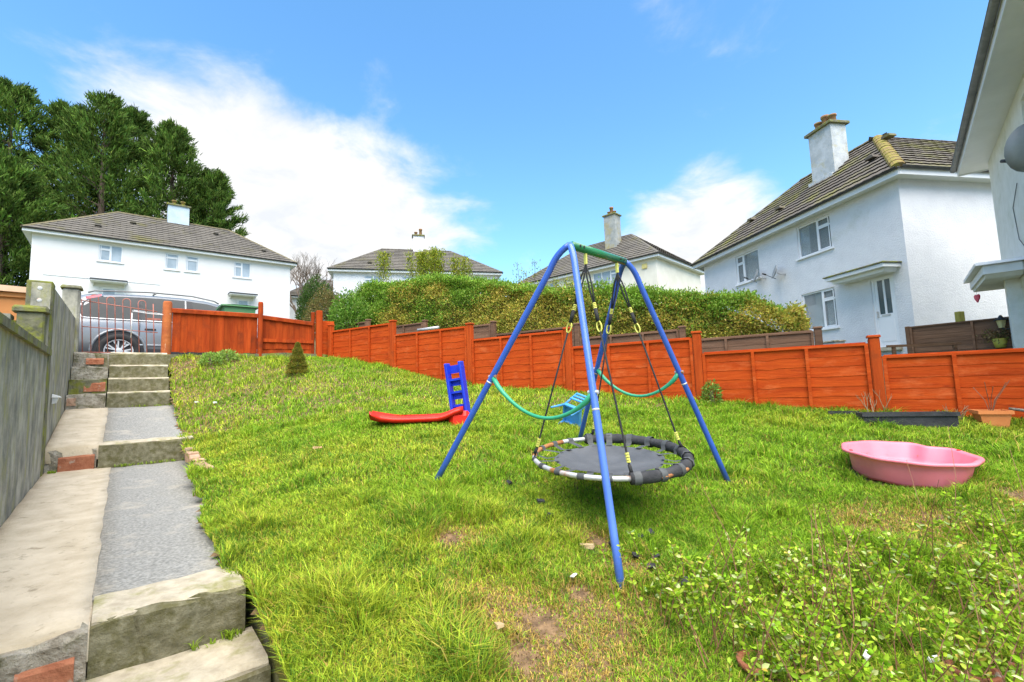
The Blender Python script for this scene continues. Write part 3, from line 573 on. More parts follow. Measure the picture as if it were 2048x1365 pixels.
def tiled_plane(parent, O, ex, up, xl, xr, top, mat, indiv=0, camloc=None, name='roof_tiles'):
    """O origin at the eave, ex along the eave, up unit vector up the slope, xl(v), xr(v) limits; v measured up the slope"""
    O, ex, up = Vector(O), Vector(ex), Vector(up); nn = ex.cross(up)
    F = Matrix(((ex.x, up.x, nn.x, O.x), (ex.y, up.y, nn.y, O.y), (ex.z, up.z, nn.z, O.z), (0, 0, 0, 1)))
    full, m = [], MB(); rows = int(top/TG)+1
    base = MB(); base.quad(*[F @ Vector((x, v, -.01)) for x, v in ((xl(0), 0), (xr(0), 0), (xr(top), top), (xl(top), top))]); base.build('roof_deck', mat, parent)
    for r in range(rows):
        v0, v1 = r*TG-.04, min((r+1)*TG+.03, top); sh = 0.
        a = xl(max(v0, 0)); b = xr(max(v0, 0)); k0 = int(math.floor((a-sh)/TWD))
        for k in range(k0, int((b-sh)/TWD)+2):
            x0, x1 = k*TWD+sh, (k+1)*TWD+sh-.004; cl = lambda x, v: min(max(x, xl(max(v, 0))), xr(max(v, 0)))
            q = (cl(x0, v0), cl(x1, v0), cl(x0, v1), cl(x1, v1))
            if q[1]-q[0] < .01 and q[3]-q[2] < .01: continue
            jz = random.uniform(-.003, .003)
            if indiv and q[0] == x0 and q[1] == x1 and q[2] == x0 and q[3] == x1 and v1 < top: full.append((x0, v0, jz)); continue
            m.add([F @ Vector((p[0], p[1], p[2]+jz)) for p in tile_verts(q[0], q[1], q[2], q[3], v0, v1)], TF)
    if full:
        PW = parent.matrix_world
        full.sort(key=lambda t: ((PW @ (F @ Vector((t[0], t[1], 0)))).length))
        tm = MB().add(tile_verts(0, TWD-.004, 0, TWD-.004, 0, TG+.07), TF).mesh('roof_tile', mat)
        for i, (x, v, jz) in enumerate(full):
            if i < indiv:
                o = link('roof_tile', tm, parent); o.matrix_local = F @ Matrix.Translation((x, v, jz)) @ Matrix.Rotation(random.uniform(-.008, .008), 4, 'Z')
            else: m.add([F @ Vector((p[0]+x, p[1]+v, p[2]+jz)) for p in tile_verts(0, TWD-.004, 0, TWD-.004, 0, TG+.07)], TF)
    if m.v: m.build(name, mat, parent, kind='stuff')
def capline(parent, p, q, mat, r=.12, name='ridge_cap', moss=None):
    """row of half-round ridge tiles"""
    p, q = Vector(p), Vector(q); L = (q-p).length; n = max(1, int(L/.42)); d = (q-p)/n; ax = (q-p).normalized(); side = ax.cross(Vector((0, 0, 1))).normalized(); upv = side.cross(ax); m = MB()
    for k in range(n):
        a = p+d*k; vs = []; jr = r*random.uniform(.95, 1.08)
        for e, s in ((a-ax*.02, 1.06), (a+d*1.0, .96)):
            vs += [e+side*math.cos(t)*jr*s+upv*(math.sin(t)*jr*s*.75-.03) for t in np.linspace(0, math.pi, 7)]
        m.add(vs, [(i, i+1, 8+i, 7+i) for i in range(6)]+[tuple(range(6, -1, -1)), tuple(range(7, 14))])
    return m.build(name, mat, parent)
def gutter(parent, p, q, mat, out, name='gutter', r=.06):
    p, q, out = Vector(p), Vector(q), Vector(out); m = MB(); vs = []
    for e in (p, q): vs += [e+out*(r+math.cos(t)*r)+Vector((0, 0, -math.sin(t)*r)) for t in np.linspace(0, math.pi, 7)]
    m.add(vs, [(i, i+1, 8+i, 7+i) for i in range(6)]); m.tube([p+out*2*r, q+out*2*r], .008, 5)
    n = max(1, int((q-p).length/2))
    for k in range(n+1):
        c = p+(q-p)*(k/n); ax = (q-p).normalized()*.03; vs = []
        for e in (c-ax, c+ax): vs += [e+out*(r+math.cos(t)*r*1.12)+Vector((0, 0, -math.sin(t)*r*1.12)) for t in np.linspace(0, math.pi, 7)]
        m.add(vs, [(i, i+1, 8+i, 7+i) for i in range(6)])
    return m.build(name, mat, parent, True)
def chimney(parent, x0, x1, y0, y1, z0, z1, mat, pots, pmat=None, cap=.09):
    ch = MB().box(x0, x1, y0, y1, z0, z1).build('chimney', mat, parent)
    MB().bbox(x0-cap, x1+cap, y0-cap, y1+cap, z1+.001, z1+.10, .02).build('chimney_cap', M_MOSSC, ch)
    for (x, y, h) in pots:
        m = MB(); m.lathe([(.13, 0), (.12, h*.8), (.15, h*.82), (.15, h), (.11, h), (.10, h*.3), (0, h*.3)], 14, Matrix.Translation((x, y, z1+.1))); m.build('chimney_pot', pmat or M_TERRAP, ch, True)
M_TERRAP = pm('sooty_terracotta', (.20, .11, .05), (.36, .20, .10), 5, .9, stain=(.20, .19, .05), sscale=4)
def hip_roof(parent, L, D, ze, rise, o, mat, capm, capr=.11, fascia=True, gut=M_GUT):
    h = D/2+o; slope = math.atan2(rise, h); cs, sn = math.cos(slope), math.sin(slope); top = h/cs; k = cs
    # front, right end, back, left end
    tiled_plane(parent, (0, -o, ze), (1, 0, 0), (0, cs, sn), lambda v: -o+v*k, lambda v: L+o-v*k, top, mat)
    tiled_plane(parent, (L+o, 0, ze), (0, 1, 0), (-cs, 0, sn), lambda v: -o+v*k, lambda v: D+o-v*k, top, mat)
    tiled_plane(parent, (L, D+o, ze), (-1, 0, 0), (0, -cs, sn), lambda v: -o+v*k, lambda v: L+o-v*k, top, mat)
    tiled_plane(parent, (-o, D, ze), (0, -1, 0), (cs, 0, sn), lambda v: -o+v*k, lambda v: D+o-v*k, top, mat)
    A, B = (D/2, D/2, ze+rise), (L-D/2, D/2, ze+rise)
    capline(parent, A, B, capm, capr)
    for c, e in (((-o, -o, ze), A), ((-o, D+o, ze), A), ((L+o, -o, ze), B), ((L+o, D+o, ze), B)): capline(parent, c, e, capm, capr)
    m = MB(); m.box(-o+.02, L+o-.02, -o+.02, D+o-.02, ze-.20, ze-.17); m.build('soffit', M_FASC, parent)
    m = MB(); t = .025
    m.box(-o, L+o, -o-t+.02, -o+.02, ze-.22, ze-.01); m.box(-o, L+o, D+o-.02, D+o+t-.02, ze-.22, ze-.01); m.box(-o-t+.02, -o+.02, -o+.02, D+o-.02, ze-.22, ze-.01); m.box(L+o-.02, L+o+t-.02, -o+.02, D+o-.02, ze-.22, ze-.01); m.build('fascia', M_FASC, parent)
    gutter(parent, (-o, -o-.01, ze-.02), (L+o, -o-.01, ze-.02), gut, (0, -1, 0)); gutter(parent, (L+o+.01, -o, ze-.02), (L+o+.01, D+o, ze-.02), gut, (1, 0, 0))
def frame(O, ang): return Matrix.Translation((O[0], O[1], 0)) @ Matrix.Rotation(ang, 4, 'Z')
def canopy(parent, x0, x1, z, out, mat, edge=None, th=.09):
    c = MB().bbox(x0, x1, -out, .0, z, z+th, .015).build('canopy', mat, parent)
    if edge: MB().box(x0-.02, x1+.02, -out-.03, .0, z+th+.002, z+th+.075).build('canopy_flashing', edge, c)
    for x in (x0+.12, x1-.12):
        m = MB(); m.prism([(0, -.002), (-.35, -.002), (0, -.22)], x-.025, x+.025, Matrix(((0, 1, 0, 0), (1, 0, 0, -.0), (0, 0, 1, z), (0, 0, 0, 1)))); m.build('bracket', mat, c)
    return c
def far_house(name, label, O, ang, L, D, zb, ze, rise, mat, wins, doors=(), capm=None, o=.35, tmat=None):
    h = thing(name, label, 'house', mat=frame(O, ang))
    m = MB(); wall_holes(m, L, zb, ze-.17, [w[:4] for w in wins]+[d[:4] for d in doors])
    m.quad((L, 0, zb), (L, D, zb), (L, D, ze-.17), (L, 0, ze-.17)); m.quad((L, D, zb), (0, D, zb), (0, D, ze-.17), (L, D, ze-.17)); m.quad((0, D, zb), (0, 0, zb), (0, 0, ze-.17), (0, D, ze-.17))
    m.build('wall', mat, h)
    for w in wins: window(h, *w[:4], mull=w[4], trans=w[5], gl=M_GLASSF)
    for d in doors:
        dm = MB().box(d[0], d[1], .06, .10, d[2], d[3]).build('door', M_UPVC, h); MB().box(d[0]+.15, d[1]-.15, .05, .058, d[2]+1.0, d[3]-.15).build('pane', M_GLASSF, dm)
    hip_roof(h, L, D, ze, rise, o, tmat or M_TILE, capm or M_RIDGE)
    return h
# left house across the street
A = math.atan2(.64, .77)
lh = far_house('left_house', 'long white house with grey hipped roof in front of the dark conifers', (-25.69, 24.6), A, 13.0, 6.8, 3.6, 9.35, 2.75, M_RENDERL,
    [(2.72, 3.78, 8.02, 9.02, (3.25,), {0: 8.72}), (5.80, 6.50, 7.95, 8.98, (), {0: 8.70}), (6.85, 7.55, 7.95, 8.98, (), {0: 8.70}), (9.5, 10.5, 7.92, 8.98, (9.98,), {0: 8.66})],
    [(2.85, 3.65, 4.5, 6.55), (9.7, 10.5, 4.5, 6.5)])
lh['label'] = 'long white house with grey hipped roof in front of the dark conifers'
for a, b, z in ((2.45, 4.05, 6.72), (9.2, 10.8, 6.62)): canopy(lh, a, b, z, .75, M_FASC, M_GUT, .05)
MB().box(.5, 5.6, -.03, -.002, 6.92, 6.96).build('cable_trunking', M_FASC, lh)
chimney(lh, 6.0, 7.2, 3.0, 3.7, 11.2, 13.1, pm('blue_grey_chimney', (.42, .52, .60), (.52, .61, .67), 2, .8), [(6.35, 3.35, .35), (6.85, 3.35, .35)], M_MOSS)
for x, y in ((4.2, 2.0), (2.6, .9), (8.7, 2.3), (11.4, .7)):
    z = 9.35+(y+.35)*2.75/3.75; MB().prism([(-.16, .03), (.16, .03), (.12, .12), (-.12, .12)], -.2, .1, Matrix.Translation((x, y, z))).build('roof_vent', M_TILE, lh)
# middle house
ch_ang = math.atan2(2.8, 11.85)
mh = far_house('middle_house', 'distant white house with grey hipped roof and two chimney pots behind the hedge', (-13.3, 34.75), ch_ang, 12.6, 6.8, 3.5, 9.3, 2.7, M_RENDER,
    [(2.2, 3.6, 7.8, 8.9, (2.9,), {0: 8.6}), (5.0, 5.8, 7.8, 8.9, (), {0: 8.6}), (6.8, 7.6, 7.8, 8.9, (), {0: 8.6}), (9.2, 10.6, 7.8, 8.9, (9.9,), {0: 8.6})], capm=M_TILE)
chimney(mh, 6.0, 6.9, 3.0, 3.7, 11.3, 13.15, M_RENDER, [(6.25, 3.35, .32), (6.65, 3.35, .62)])
for x, y in ((3.9, 2.3), (2.6, .6), (9.3, .5)):
    z = 9.3+(y+.35)*2.7/3.75; MB().prism([(-.16, .03), (.16, .03), (.12, .12), (-.12, .12)], -.2, .1, Matrix.Translation((x, y, z))).build('roof_vent', M_TILE, mh)
# cream house seen on its corner
L4 = 11.5; c4 = (9.14-.727*L4, 28.7+.687*L4); a4 = math.atan2(-.687, .727)
ch4 = far_house('cream_house', 'cream house with hipped grey roof and tall grey chimney behind the swing', c4, a4, L4, 6.9, 2.5, 7.95, 2.9, M_RENDERC,
    [(6.8, 8.9, 6.55, 7.62, (7.5, 8.2), {2: 7.35}), (2.2, 3.6, 6.55, 7.62, (2.9,), {0: 7.35})], capm=M_TILE)
chimney(ch4, 6.75, 7.65, 1.9, 2.7, 8.6, 12.15, pm('old_grey_chimney', (.24, .26, .25), (.38, .39, .36), 3, .9, .5, 20, stain=(.34, .29, .14), sscale=1.4, sth=(.48, .62)), [(7.0, 2.3, .3), (7.2, 2.3, .6), (7.42, 2.3, .25)])
MB().bbox(L4-.95, L4-.6, -.09, -.002, 7.2, 7.5, .02).build('alarm_box', pm('yellow_box', (.66, .55, .18), (.70, .60, .25), 2, .5), ch4)
# small house in the gap
gh = far_house('gap_house', 'small distant white house with dark roof in the gap between two houses', (-22.5, 46.5), .5, 9, 6.5, 5, 9.9, 2.6, M_RENDERL, [(1.2, 2.4, 8.4, 9.4, (1.8,), {0: 9.1}), (5, 6.2, 8.4, 9.4, (5.6,), {0: 9.1})], capm=M_TILE)

# ---- white house on the right (L-shaped)
LR, DR, OR = 9.8, 6.2, .36
RA = math.atan2(-.985, .17); RO = (9.545, 22.66)
rh = thing('white_house', 'white rendered house with mossy brown roof, big chimney and white door', 'house', mat=frame(RO, RA))
bpy.context.view_layer.update()
ZE, RISE = 5.78, 2.95; zt = ZE-.17; LB = 14.
W1, W2, W3 = (2.4, 3.85, 4.12, 5.36), (5.95, 7.4, 4.30, 5.46), (5.90, 7.32, 1.64, 2.98); DO = (8.62, 9.34, .82, 2.90)
m = MB(); wall_holes(m, LR, .2, zt, [W1, W2, W3, DO])
n = 14; m.quad((LR, 0, .2), (LR, LB, .2), (LR, LB, zt), (LR, 0, zt)); m.quad((0, DR, .2), (0, 0, .2), (0, 0, zt), (0, DR, zt)); m.quad((LR-DR, DR, .2), (0, DR, .2), (0, DR, zt), (LR-DR, DR, zt)); m.quad((LR-DR, LB, .2), (LR-DR, DR, .2), (LR-DR, DR, zt), (LR-DR, LB, zt)); m.quad((LR, LB, .2), (LR-DR, LB, .2), (LR-DR, LB, zt), (LR, LB, zt))
m.build('wall', M_RENDER, rh)
window(rh, *W1, mull=(2.88,), trans={0: 5.0}, net=[(2.95, 3.78, 4.18, 5.3)]); window(rh, *W2, mull=(6.83,), trans={1: 5.14}, net=[(6.0, 6.35, 4.36, 5.4)]); window(rh, *W3, mull=(6.78,), trans={1: 2.62}, net=[(5.96, 6.75, 1.70, 2.55), (6.82, 7.26, 1.7, 2.58), (6.35, 6.72, 2.5, 2.95)])
dr = MB(); dr.box(DO[0], DO[0]+.07, .03, .10, DO[2], DO[3]); dr.box(DO[1]-.07, DO[1], .03, .10, DO[2], DO[3]); dr.box(DO[0]+.07, DO[1]-.07, .03, .10, DO[3]-.08, DO[3]); dr.box(DO[0]+.07, DO[1]-.07, .05, .09, DO[2], 1.72); dr.box(DO[0]+.07, DO[1]-.07, .051, .089, 1.72, 1.80); dr.box(DO[0]+.07, DO[0]+.16, .05, .09, 1.8, DO[3]-.08); dr.box(DO[1]-.16, DO[1]-.07, .05, .09, 1.8, DO[3]-.08); dr.box((DO[0]+DO[1])/2-.03, (DO[0]+DO[1])/2+.03, .05, .09, 1.8, DO[3]-.08)
d = dr.build('door', M_UPVC, rh); mid = (DO[0]+DO[1])/2
for a, b in ((DO[0]+.16, mid-.03), (mid+.03, DO[1]-.16)): MB().box(a, b, .065, .075, 1.8, DO[3]-.08).build('pane', M_GLASSD, d)
MB().box(mid-.13, mid+.13, .03, .049, 1.735, 1.785).build('letterbox', M_GALV, d); MB().box(DO[0]+.10, DO[0]+.13, .0, .049, 1.72, 1.9).build('handle', M_GALV, d); MB().box(DO[0]+.14, DO[1]-.14, .04, .0495, .98, 1.62).build('door_panel', M_UPVC, d)
MB().box(DO[0]-.05, DO[1]+.05, -.12, .12, .70, .815).build('doorstep', M_CONC, d)
cn = MB(); cn.bbox(7.6, 9.62, -.62, 0, 3.06, 3.17, .02); cn = cn.build('canopy', M_FASC, rh); MB().prism([(7.75, 2.95), (9.45, 2.95), (9.5, 3.058), (7.7, 3.058)], -.45, -.0).build('canopy_soffit', M_FASC, cn); MB().bbox(7.56, 9.66, -.66, 0, 3.172, 3.21, .015).build('canopy_felt', M_MOSSC, cn)
# roof: front slope tiles are single pieces
h = DR/2+OR; sl = math.atan2(RISE, h); cs, sn = math.cos(sl), math.sin(sl); top = h/cs
tiled_plane(rh, (0, -OR, ZE), (1, 0, 0), (0, cs, sn), lambda v: -OR+v*cs, lambda v: LR+OR-v*cs, top, M_TILEM, indiv=300)
tiled_plane(rh, (LR+OR, 0, ZE), (0, 1, 0), (-cs, 0, sn), lambda v: -OR+v*cs, lambda v: LB, top, M_TILEM)
tiled_plane(rh, (-OR, DR, ZE), (0, -1, 0), (cs, 0, sn), lambda v: -OR+v*cs, lambda v: DR+OR-v*cs, top, M_TILE)
tiled_plane(rh, (LR-DR, DR+OR, ZE), (-1, 0, 0), (0, -cs, sn), lambda v: -v*cs, lambda v: LR-DR+OR-v*cs, top, M_TILE)
tiled_plane(rh, (LR-DR-OR, LB, ZE), (0, -1, 0), (cs, 0, sn), lambda v: 0, lambda v: LB-DR+v*cs, top, M_TILE)
zr = ZE+RISE; HT = (LR-DR/2, DR/2, zr)
capline(rh, (DR/2, DR/2, zr), HT, M_RIDGE, .12); capline(rh, (HT[0], HT[1]+.22, zr), (LR-DR/2, LB, zr), M_TILEM, .09); capline(rh, (LR+OR, -OR, ZE), HT, M_MOSS, .17, 'hip_cap'); capline(rh, (-OR, -OR, ZE), (DR/2, DR/2, zr), M_TILE, .11, 'hip_cap')
m = MB(); m.box(-OR, LR+OR, -OR-.02, -OR+.005, ZE-.24, ZE-.01); m.box(LR+OR-.005, LR+OR+.02, -OR+.005, LB, ZE-.24, ZE-.01); m.box(-OR-.02, -OR+.004, -OR+.006, DR+OR, ZE-.24, ZE-.01); m.build('fascia', M_FASC, rh)
m = MB(); m.box(-OR, LR+OR-.006, -OR+.006, .0, ZE-.19, ZE-.172); m.box(LR, LR+OR-.006, .001, LB, ZE-.19, ZE-.172); m.build('soffit', M_FASC, rh)
gutter(rh, (-OR, -OR-.02, ZE-.03), (LR+OR, -OR-.02, ZE-.03), M_GUT, (0, -1, 0)); gutter(rh, (LR+OR+.02, -OR, ZE-.03), (LR+OR+.02, LB, ZE-.03), M_GUT, (1, 0, 0))
chimney(rh, 5.05, 6.10, 1.75, 2.42, 7.2, 9.55, M_CHIM, [(5.25, 2.08, .40), (5.58, 2.08, .5), (5.90, 2.08, .36)], cap=.11)
m = MB()
for k in range(7): m.box(4.98+.16*k, 5.13+.16*k, 1.62-.01*(k % 2), 1.752, 7.12+.0*k, 7.62, None, .01)
m.build('lead_flashing', M_CHIM, rh)
for x, y in ((8.3, 1.0), (7.9, 2.2), (4.4, .8), (2.2, 1.2)):
    z = ZE+(y+OR)*RISE/h; MB().prism([(-.16, .04), (.16, .04), (.12, .13), (-.12, .13)], -.2, .1, Matrix.Translation((x, y, z))).build('roof_vent', M_TILEM, rh)
z = ZE+.75*RISE/h; MB().prism([(-.16, .04), (.16, .04), (.12, .13), (-.12, .13)], -.2, .1, Matrix.Translation((LR+OR-.75, 2.6, z)) @ Matrix.Rotation(math.pi/2, 4, 'Z')).build('roof_vent', M_TILEM, rh)
def dish(name, label, M, r=.28, mat=M_DISH, group=None):
    d = thing(name, label, 'satellite dish', mat=M, group=group)
    m = MB(); m.lathe([(0, 0), (r*.5, .02), (r, .075), (r+.008, .07), (r*.5, .008), (0, -.012)], 20, Matrix.Translation((0, -.32, 0)) @ Matrix.Rotation(math.radians(72), 4, 'X')); m.build('reflector', mat, d, True)
    m = MB(); m.tube([(0, 0, -.12), (0, -.16, -.10), (0, -.30, -.02)], .018, 6); m.build('mount_arm', mat, d, True)
    m = MB(); m.tube([(0, -.34, -r*.9), (0, -.70, -.05)], .011, 6); m.tube([(0, -.66, -.06), (0, -.80, .0)], .028, 8); m.build('feed_arm', M_DARKP, d, True)
    return d
dish('satellite_dish', 'satellite dish on white house wall, the one close to the hedge corner window', frame(RO, RA) @ Matrix.Translation((4.2, -.0, 4.12)) @ Matrix.Rotation(-.5, 4, 'Z'))
dish('satellite_dish', 'satellite dish on white house wall, the one nearer the front door', frame(RO, RA) @ Matrix.Translation((5.25, 0, 4.02)) @ Matrix.Rotation(-.5, 4, 'Z'))
o = thing('storage_box', 'pale grey plastic box standing below the white house front window', 'box', (9.95, 14.6, hz(9.95, 14.6)), RA)
zb = 0; MB().bbox(-.3, .3, -.2, .2, 0, .55-hz(9.95, 14.6)+.5, .03).build('body', M_DISH, o); MB().bbox(-.32, .32, -.22, .22, 1.052-hz(9.95, 14.6), 1.10-hz(9.95, 14.6), .02).build('lid', M_STONE, o)

# ---- near house at the right edge
NA = math.atan2(-.77, -.636); NO = (11.72, 11.0)
nh = thing('roughcast_house', 'cream roughcast house with white canopy and grey gutter at the edge of the view', 'house', mat=frame(NO, NA))
LN, DN, ZN = 10., 6.5, 5.05; WN = (3.95, 5.35, 3.72, 4.78)
m = MB(); wall_holes(m, LN, -.6, ZN, [WN, (.75, 1.6, -.1, 1.95)]); m.quad((LN, 0, -.6), (LN, DN, -.6), (LN, DN, ZN), (LN, 0, ZN)); m.quad((0, DN, -.6), (0, 0, -.6), (0, 0, ZN), (0, DN, ZN)); m.quad((LN, DN, -.6), (0, DN, -.6), (0, DN, ZN), (LN, DN, ZN)); m.build('wall', M_RENDERN, nh)
window(nh, *WN, mull=(4.4,), trans={0: 4.5}, net=[(4.45, 5.3, 3.8, 4.7)])
d = MB().box(.75, 1.6, .06, .11, -.1, 1.95).build('door', M_UPVC, nh); MB().box(.9, 1.45, .05, .058, 1.0, 1.8).build('pane', M_GLASSD, d)
on = .50; hN = DN/2+on; rN = 2.9
hip_roof(nh, LN, DN, ZN+.19, rN, on, M_TILE, M_RIDGE, gut=M_GUTG)
cp = MB(); cp.bbox(.10, 2.45, -.60, 0, 1.98, 2.16, .03); cp = cp.build('canopy', M_FASC, nh); MB().prism([(.02, 2.163), (2.53, 2.163), (2.45, 2.23), (.15, 2.23)], -.70, 0).build('canopy_felt', M_FASC, cp)
MB().prism([(.12, 1.979), (.25, 1.90), (2.3, 1.90), (2.42, 1.979)], -.56, -.02).build('canopy_soffit', M_RENDERN, cp)
MB().box(1.68, 1.85, -.22, 0, -.6, 1.898).build('porch_side', M_RENDERN, nh)
dish('satellite_dish', 'large satellite dish with arm high on the cream roughcast wall', frame(NO, NA) @ Matrix.Translation((5.75, 0, 3.40)) @ Matrix.Rotation(-.9, 4, 'Z'), .36)
o = MB().tube([frame(NO, NA) @ Vector(p) for p in ((2.9, -.02, 3.6), (2.2, -.015, 3.3), (2.4, -.02, 2.6), (3.0, -.02, 2.25))], .008, 5).build('wall_cable', M_GUTG, None, True); tag(o, 'thin grey cable hanging down the cream roughcast wall', 'cable')
o = thing('wall_lantern', 'black coach lantern on a bracket by the porch of the cream house', 'lantern', mat=frame(NO, NA) @ Matrix.Translation((1.70, -.22, .98)))
MB().tube([(.02, .03, -.1), (-.12, -.06, -.1), (-.2, -.1, -.06)], .014, 6).build('bracket', M_GUT, o, True); MB().lathe([(.05, -.06), (.085, .10), (.0, .10)], 6, Matrix.Translation((-.2, -.1, 0))).build('lamp_glass', M_LAMPG, o); MB().lathe([(.14, .102), (.05, .16), (.02, .21), (0, .22)], 6, Matrix.Translation((-.2, -.1, 0))).build('hood', M_GUT, o)
o = thing('hanging_basket', 'yellow hanging pot with brown dried plant below the lantern', 'plant pot', mat=frame(NO, NA) @ Matrix.Translation((1.40, -.36, .50)))
MB().lathe([(0, 0), (.085, 0), (.13, .2), (.115, .2), (.08, .03)], 16).build('pot', pm('yellow_pot', (.55, .48, .06), (.62, .55, .10), 3, .6), o, True)
P = RNG.normal(0, .1, (500, 3))*[1.2, 1.2, .7]+[0, 0, .28]; leaves('dried_foliage', P, RNG.normal(size=(500, 3)), .07, .03, jcol(500, [(.22, .15, .07), (.14, .16, .04), (.30, .22, .11)], [3, 1, 2]), LEAF, o)
MB().tube([(.10, 0, .2), (0, 0, .55), (-.1, 0, .2)], .004, 4).tube([(0, 0, .55), (.28, .16, .52)], .006, 4).build('hanger', M_GUT, o)
o = MB().prism([(0, -.11), (.08, -.02), (.095, .04), (.05, .075), (0, .045), (-.05, .075), (-.095, .04), (-.08, -.02)], -.012, .012, frame(NO, NA) @ Matrix.Translation((1.15, -.6, 1.66)) @ Matrix.Rotation(.4, 4, 'Z')).build('heart_ornament', pm('red_ornament', (.62, .02, .06), (.72, .10, .14), 6, .4)); tag(o, 'red heart ornament hanging under the white canopy', 'ornament')
MB().tube([frame(NO, NA) @ Vector((1.15, -.6, 1.70)), frame(NO, NA) @ Vector((1.15, -.6, 1.90))], .003, 4).build('string', M_GUT, o)

# ================================================================ street things
def wheel(parent, x, y, r, rim, side):
    """side -1: outer face toward -y"""
    M = Matrix.Translation((x, y, r)) @ Matrix.Rotation(math.pi/2*(1 if side < 0 else -1), 4, 'X')
    w = MB().lathe([(rim, -.10), (r*.93, -.115), (r, -.08), (r, .08), (r*.93, .115), (rim, .10), (rim*.98, .06)], 36, M).build('wheel', M_TYRE, parent, True)
    MB().lathe([(rim, .105), (rim*.93, .105), (rim*.9, .05), (rim*.9, .0), (0, .0)], 36, M).build('rim', M_ALLOY, w, True)
    MB().lathe([(rim*.9, .02), (0, .02)], 24, M).build('spoke_gap_shade', M_DARKP, w)  # dark disc stands in for the shade behind the spokes
    m = MB()
    for k in range(14):
        a = 2*math.pi*(k//2)/7+(.17 if k % 2 else -.17); c, s_ = math.cos(a), math.sin(a); b0 = 2*math.pi*(k//2)/7
        p0 = Vector((math.cos(b0)*.05, math.sin(b0)*.05, .085)); p1 = Vector((c*rim*.95, s_*rim*.95, .095)); t = Vector((-s_, c, 0))*.013; dz = Vector((0, 0, -.04))
        m.add([M @ q for q in (p0-t, p0+t, p1+t, p1-t, p0-t+dz, p0+t+dz, p1+t+dz, p1-t+dz)], [(0, 1, 2, 3), (0, 4, 5, 1), (1, 5, 6, 2), (2, 6, 7, 3), (3, 7, 4, 0)])
    m.lathe([(.065, .06), (.065, .095), (.03, .10), (0, .10)], 16, M); m.build('spokes', M_ALLOY, w)
CRX, CRY = -8.40, 9.98
CARM = frame((CRX, CRY), math.atan2(.64, .77)) @ Matrix.Translation((0, .95, ROADZ(CRX, CRY)+.045))
car = thing('parked_car', 'silver grey estate car parked behind the hooped gate', 'car', mat=CARM)
# stations: x, half width low, half width belt, z bottom, z belt, half width roof, z roof
STN = [(-1.02, .60, .58, .42, .86, .50, .90), (-1.0, .74, .72, .34, .98, .56, 1.08), (-.93, .86, .84, .30, 1.03, .60, 1.34), (-.80, .92, .89, .28, 1.05, .62, 1.54), (-.55, .945, .91, .27, 1.055, .64, 1.62), (0, .95, .92, .27, 1.05, .65, 1.665), (.6, .95, .92, .27, 1.045, .655, 1.685), (1.1, .95, .92, .27, 1.04, .65, 1.68), (1.6, .95, .92, .27, 1.03, .64, 1.645), (2.0, .95, .915, .27, 1.02, .62, 1.56), (2.35, .945, .91, .27, 1.01, .62, 1.38), (2.7, .94, .90, .27, 1.0, .68, 1.12), (2.85, .935, .89, .27, .99, .74, 1.03), (3.2, .92, .87, .27, .95, .70, .98), (3.55, .88, .83, .28, .88, .64, .915), (3.72, .78, .74, .33, .78, .55, .81), (3.78, .62, .60, .42, .66, .45, .68)]
vs = []
for x, wl_, wb, zb, zbelt, wr, zr_ in STN:
    half = [(0, zb), (wl_*.86, zb), (wl_*.97, zb+.10), (wl_, zb+.28), (wl_*.995, zbelt-.16), (wb, zbelt), (wb+(wr-wb)*.55, zbelt+(zr_-zbelt)*.6), (wr, zr_-(zr_-zbelt)*.08), (wr*.82, zr_), (0, zr_+.012)]
    ring = [(x, -a, z) for a, z in half]+[(x, a, z) for a, z in half[-2:0:-1]]
    vs += ring
k = 18; n = len(STN); fs = [(i*k+j, (i+1)*k+j, (i+1)*k+(j+1) % k, i*k+(j+1) % k) for i in range(n-1) for j in range(k)]+[tuple(range(k-1, -1, -1)), tuple((n-1)*k+j for j in range(k))]
body = MB().add(vs, fs).build('body', M_CAR, car, True)
def side_pt(x, f, out=.006, sgn=-1):               # point on the side glass: f 0 belt .. 1 roof
    for (a, b) in zip(STN[:-1], STN[1:]):
        if a[0] <= x <= b[0]:
            t = (x-a[0])/(b[0]-a[0]); wb, zbelt, wr, zr_ = [a[i]+(b[i]-a[i])*t for i in (2, 4, 5, 6)]
            if f < .6: y, z = wb+(wr-wb)*.55*f/.6, zbelt+(zr_-zbelt)*f
            else: y, z = wb+(wr-wb)*(.55+.45*(f-.6)/.32), zbelt+(zr_-zbelt)*f
            return (x, sgn*(y+out), z+.0)
def side_glass(pts, name, mat, out=.008, sgn=-1):
    """pts: list of (x, f_low, f_high)"""
    m = MB(); vs = []
    for x, a, b in pts: vs += [side_pt(x, a+(b-a)*q, out, sgn) for q in (0, .35, .7, 1)]
    m.add(vs, [(i*4+j, (i+1)*4+j, (i+1)*4+j+1, i*4+j+1) for i in range(len(pts)-1) for j in range(3)]); return m.build(name, mat, car, True)
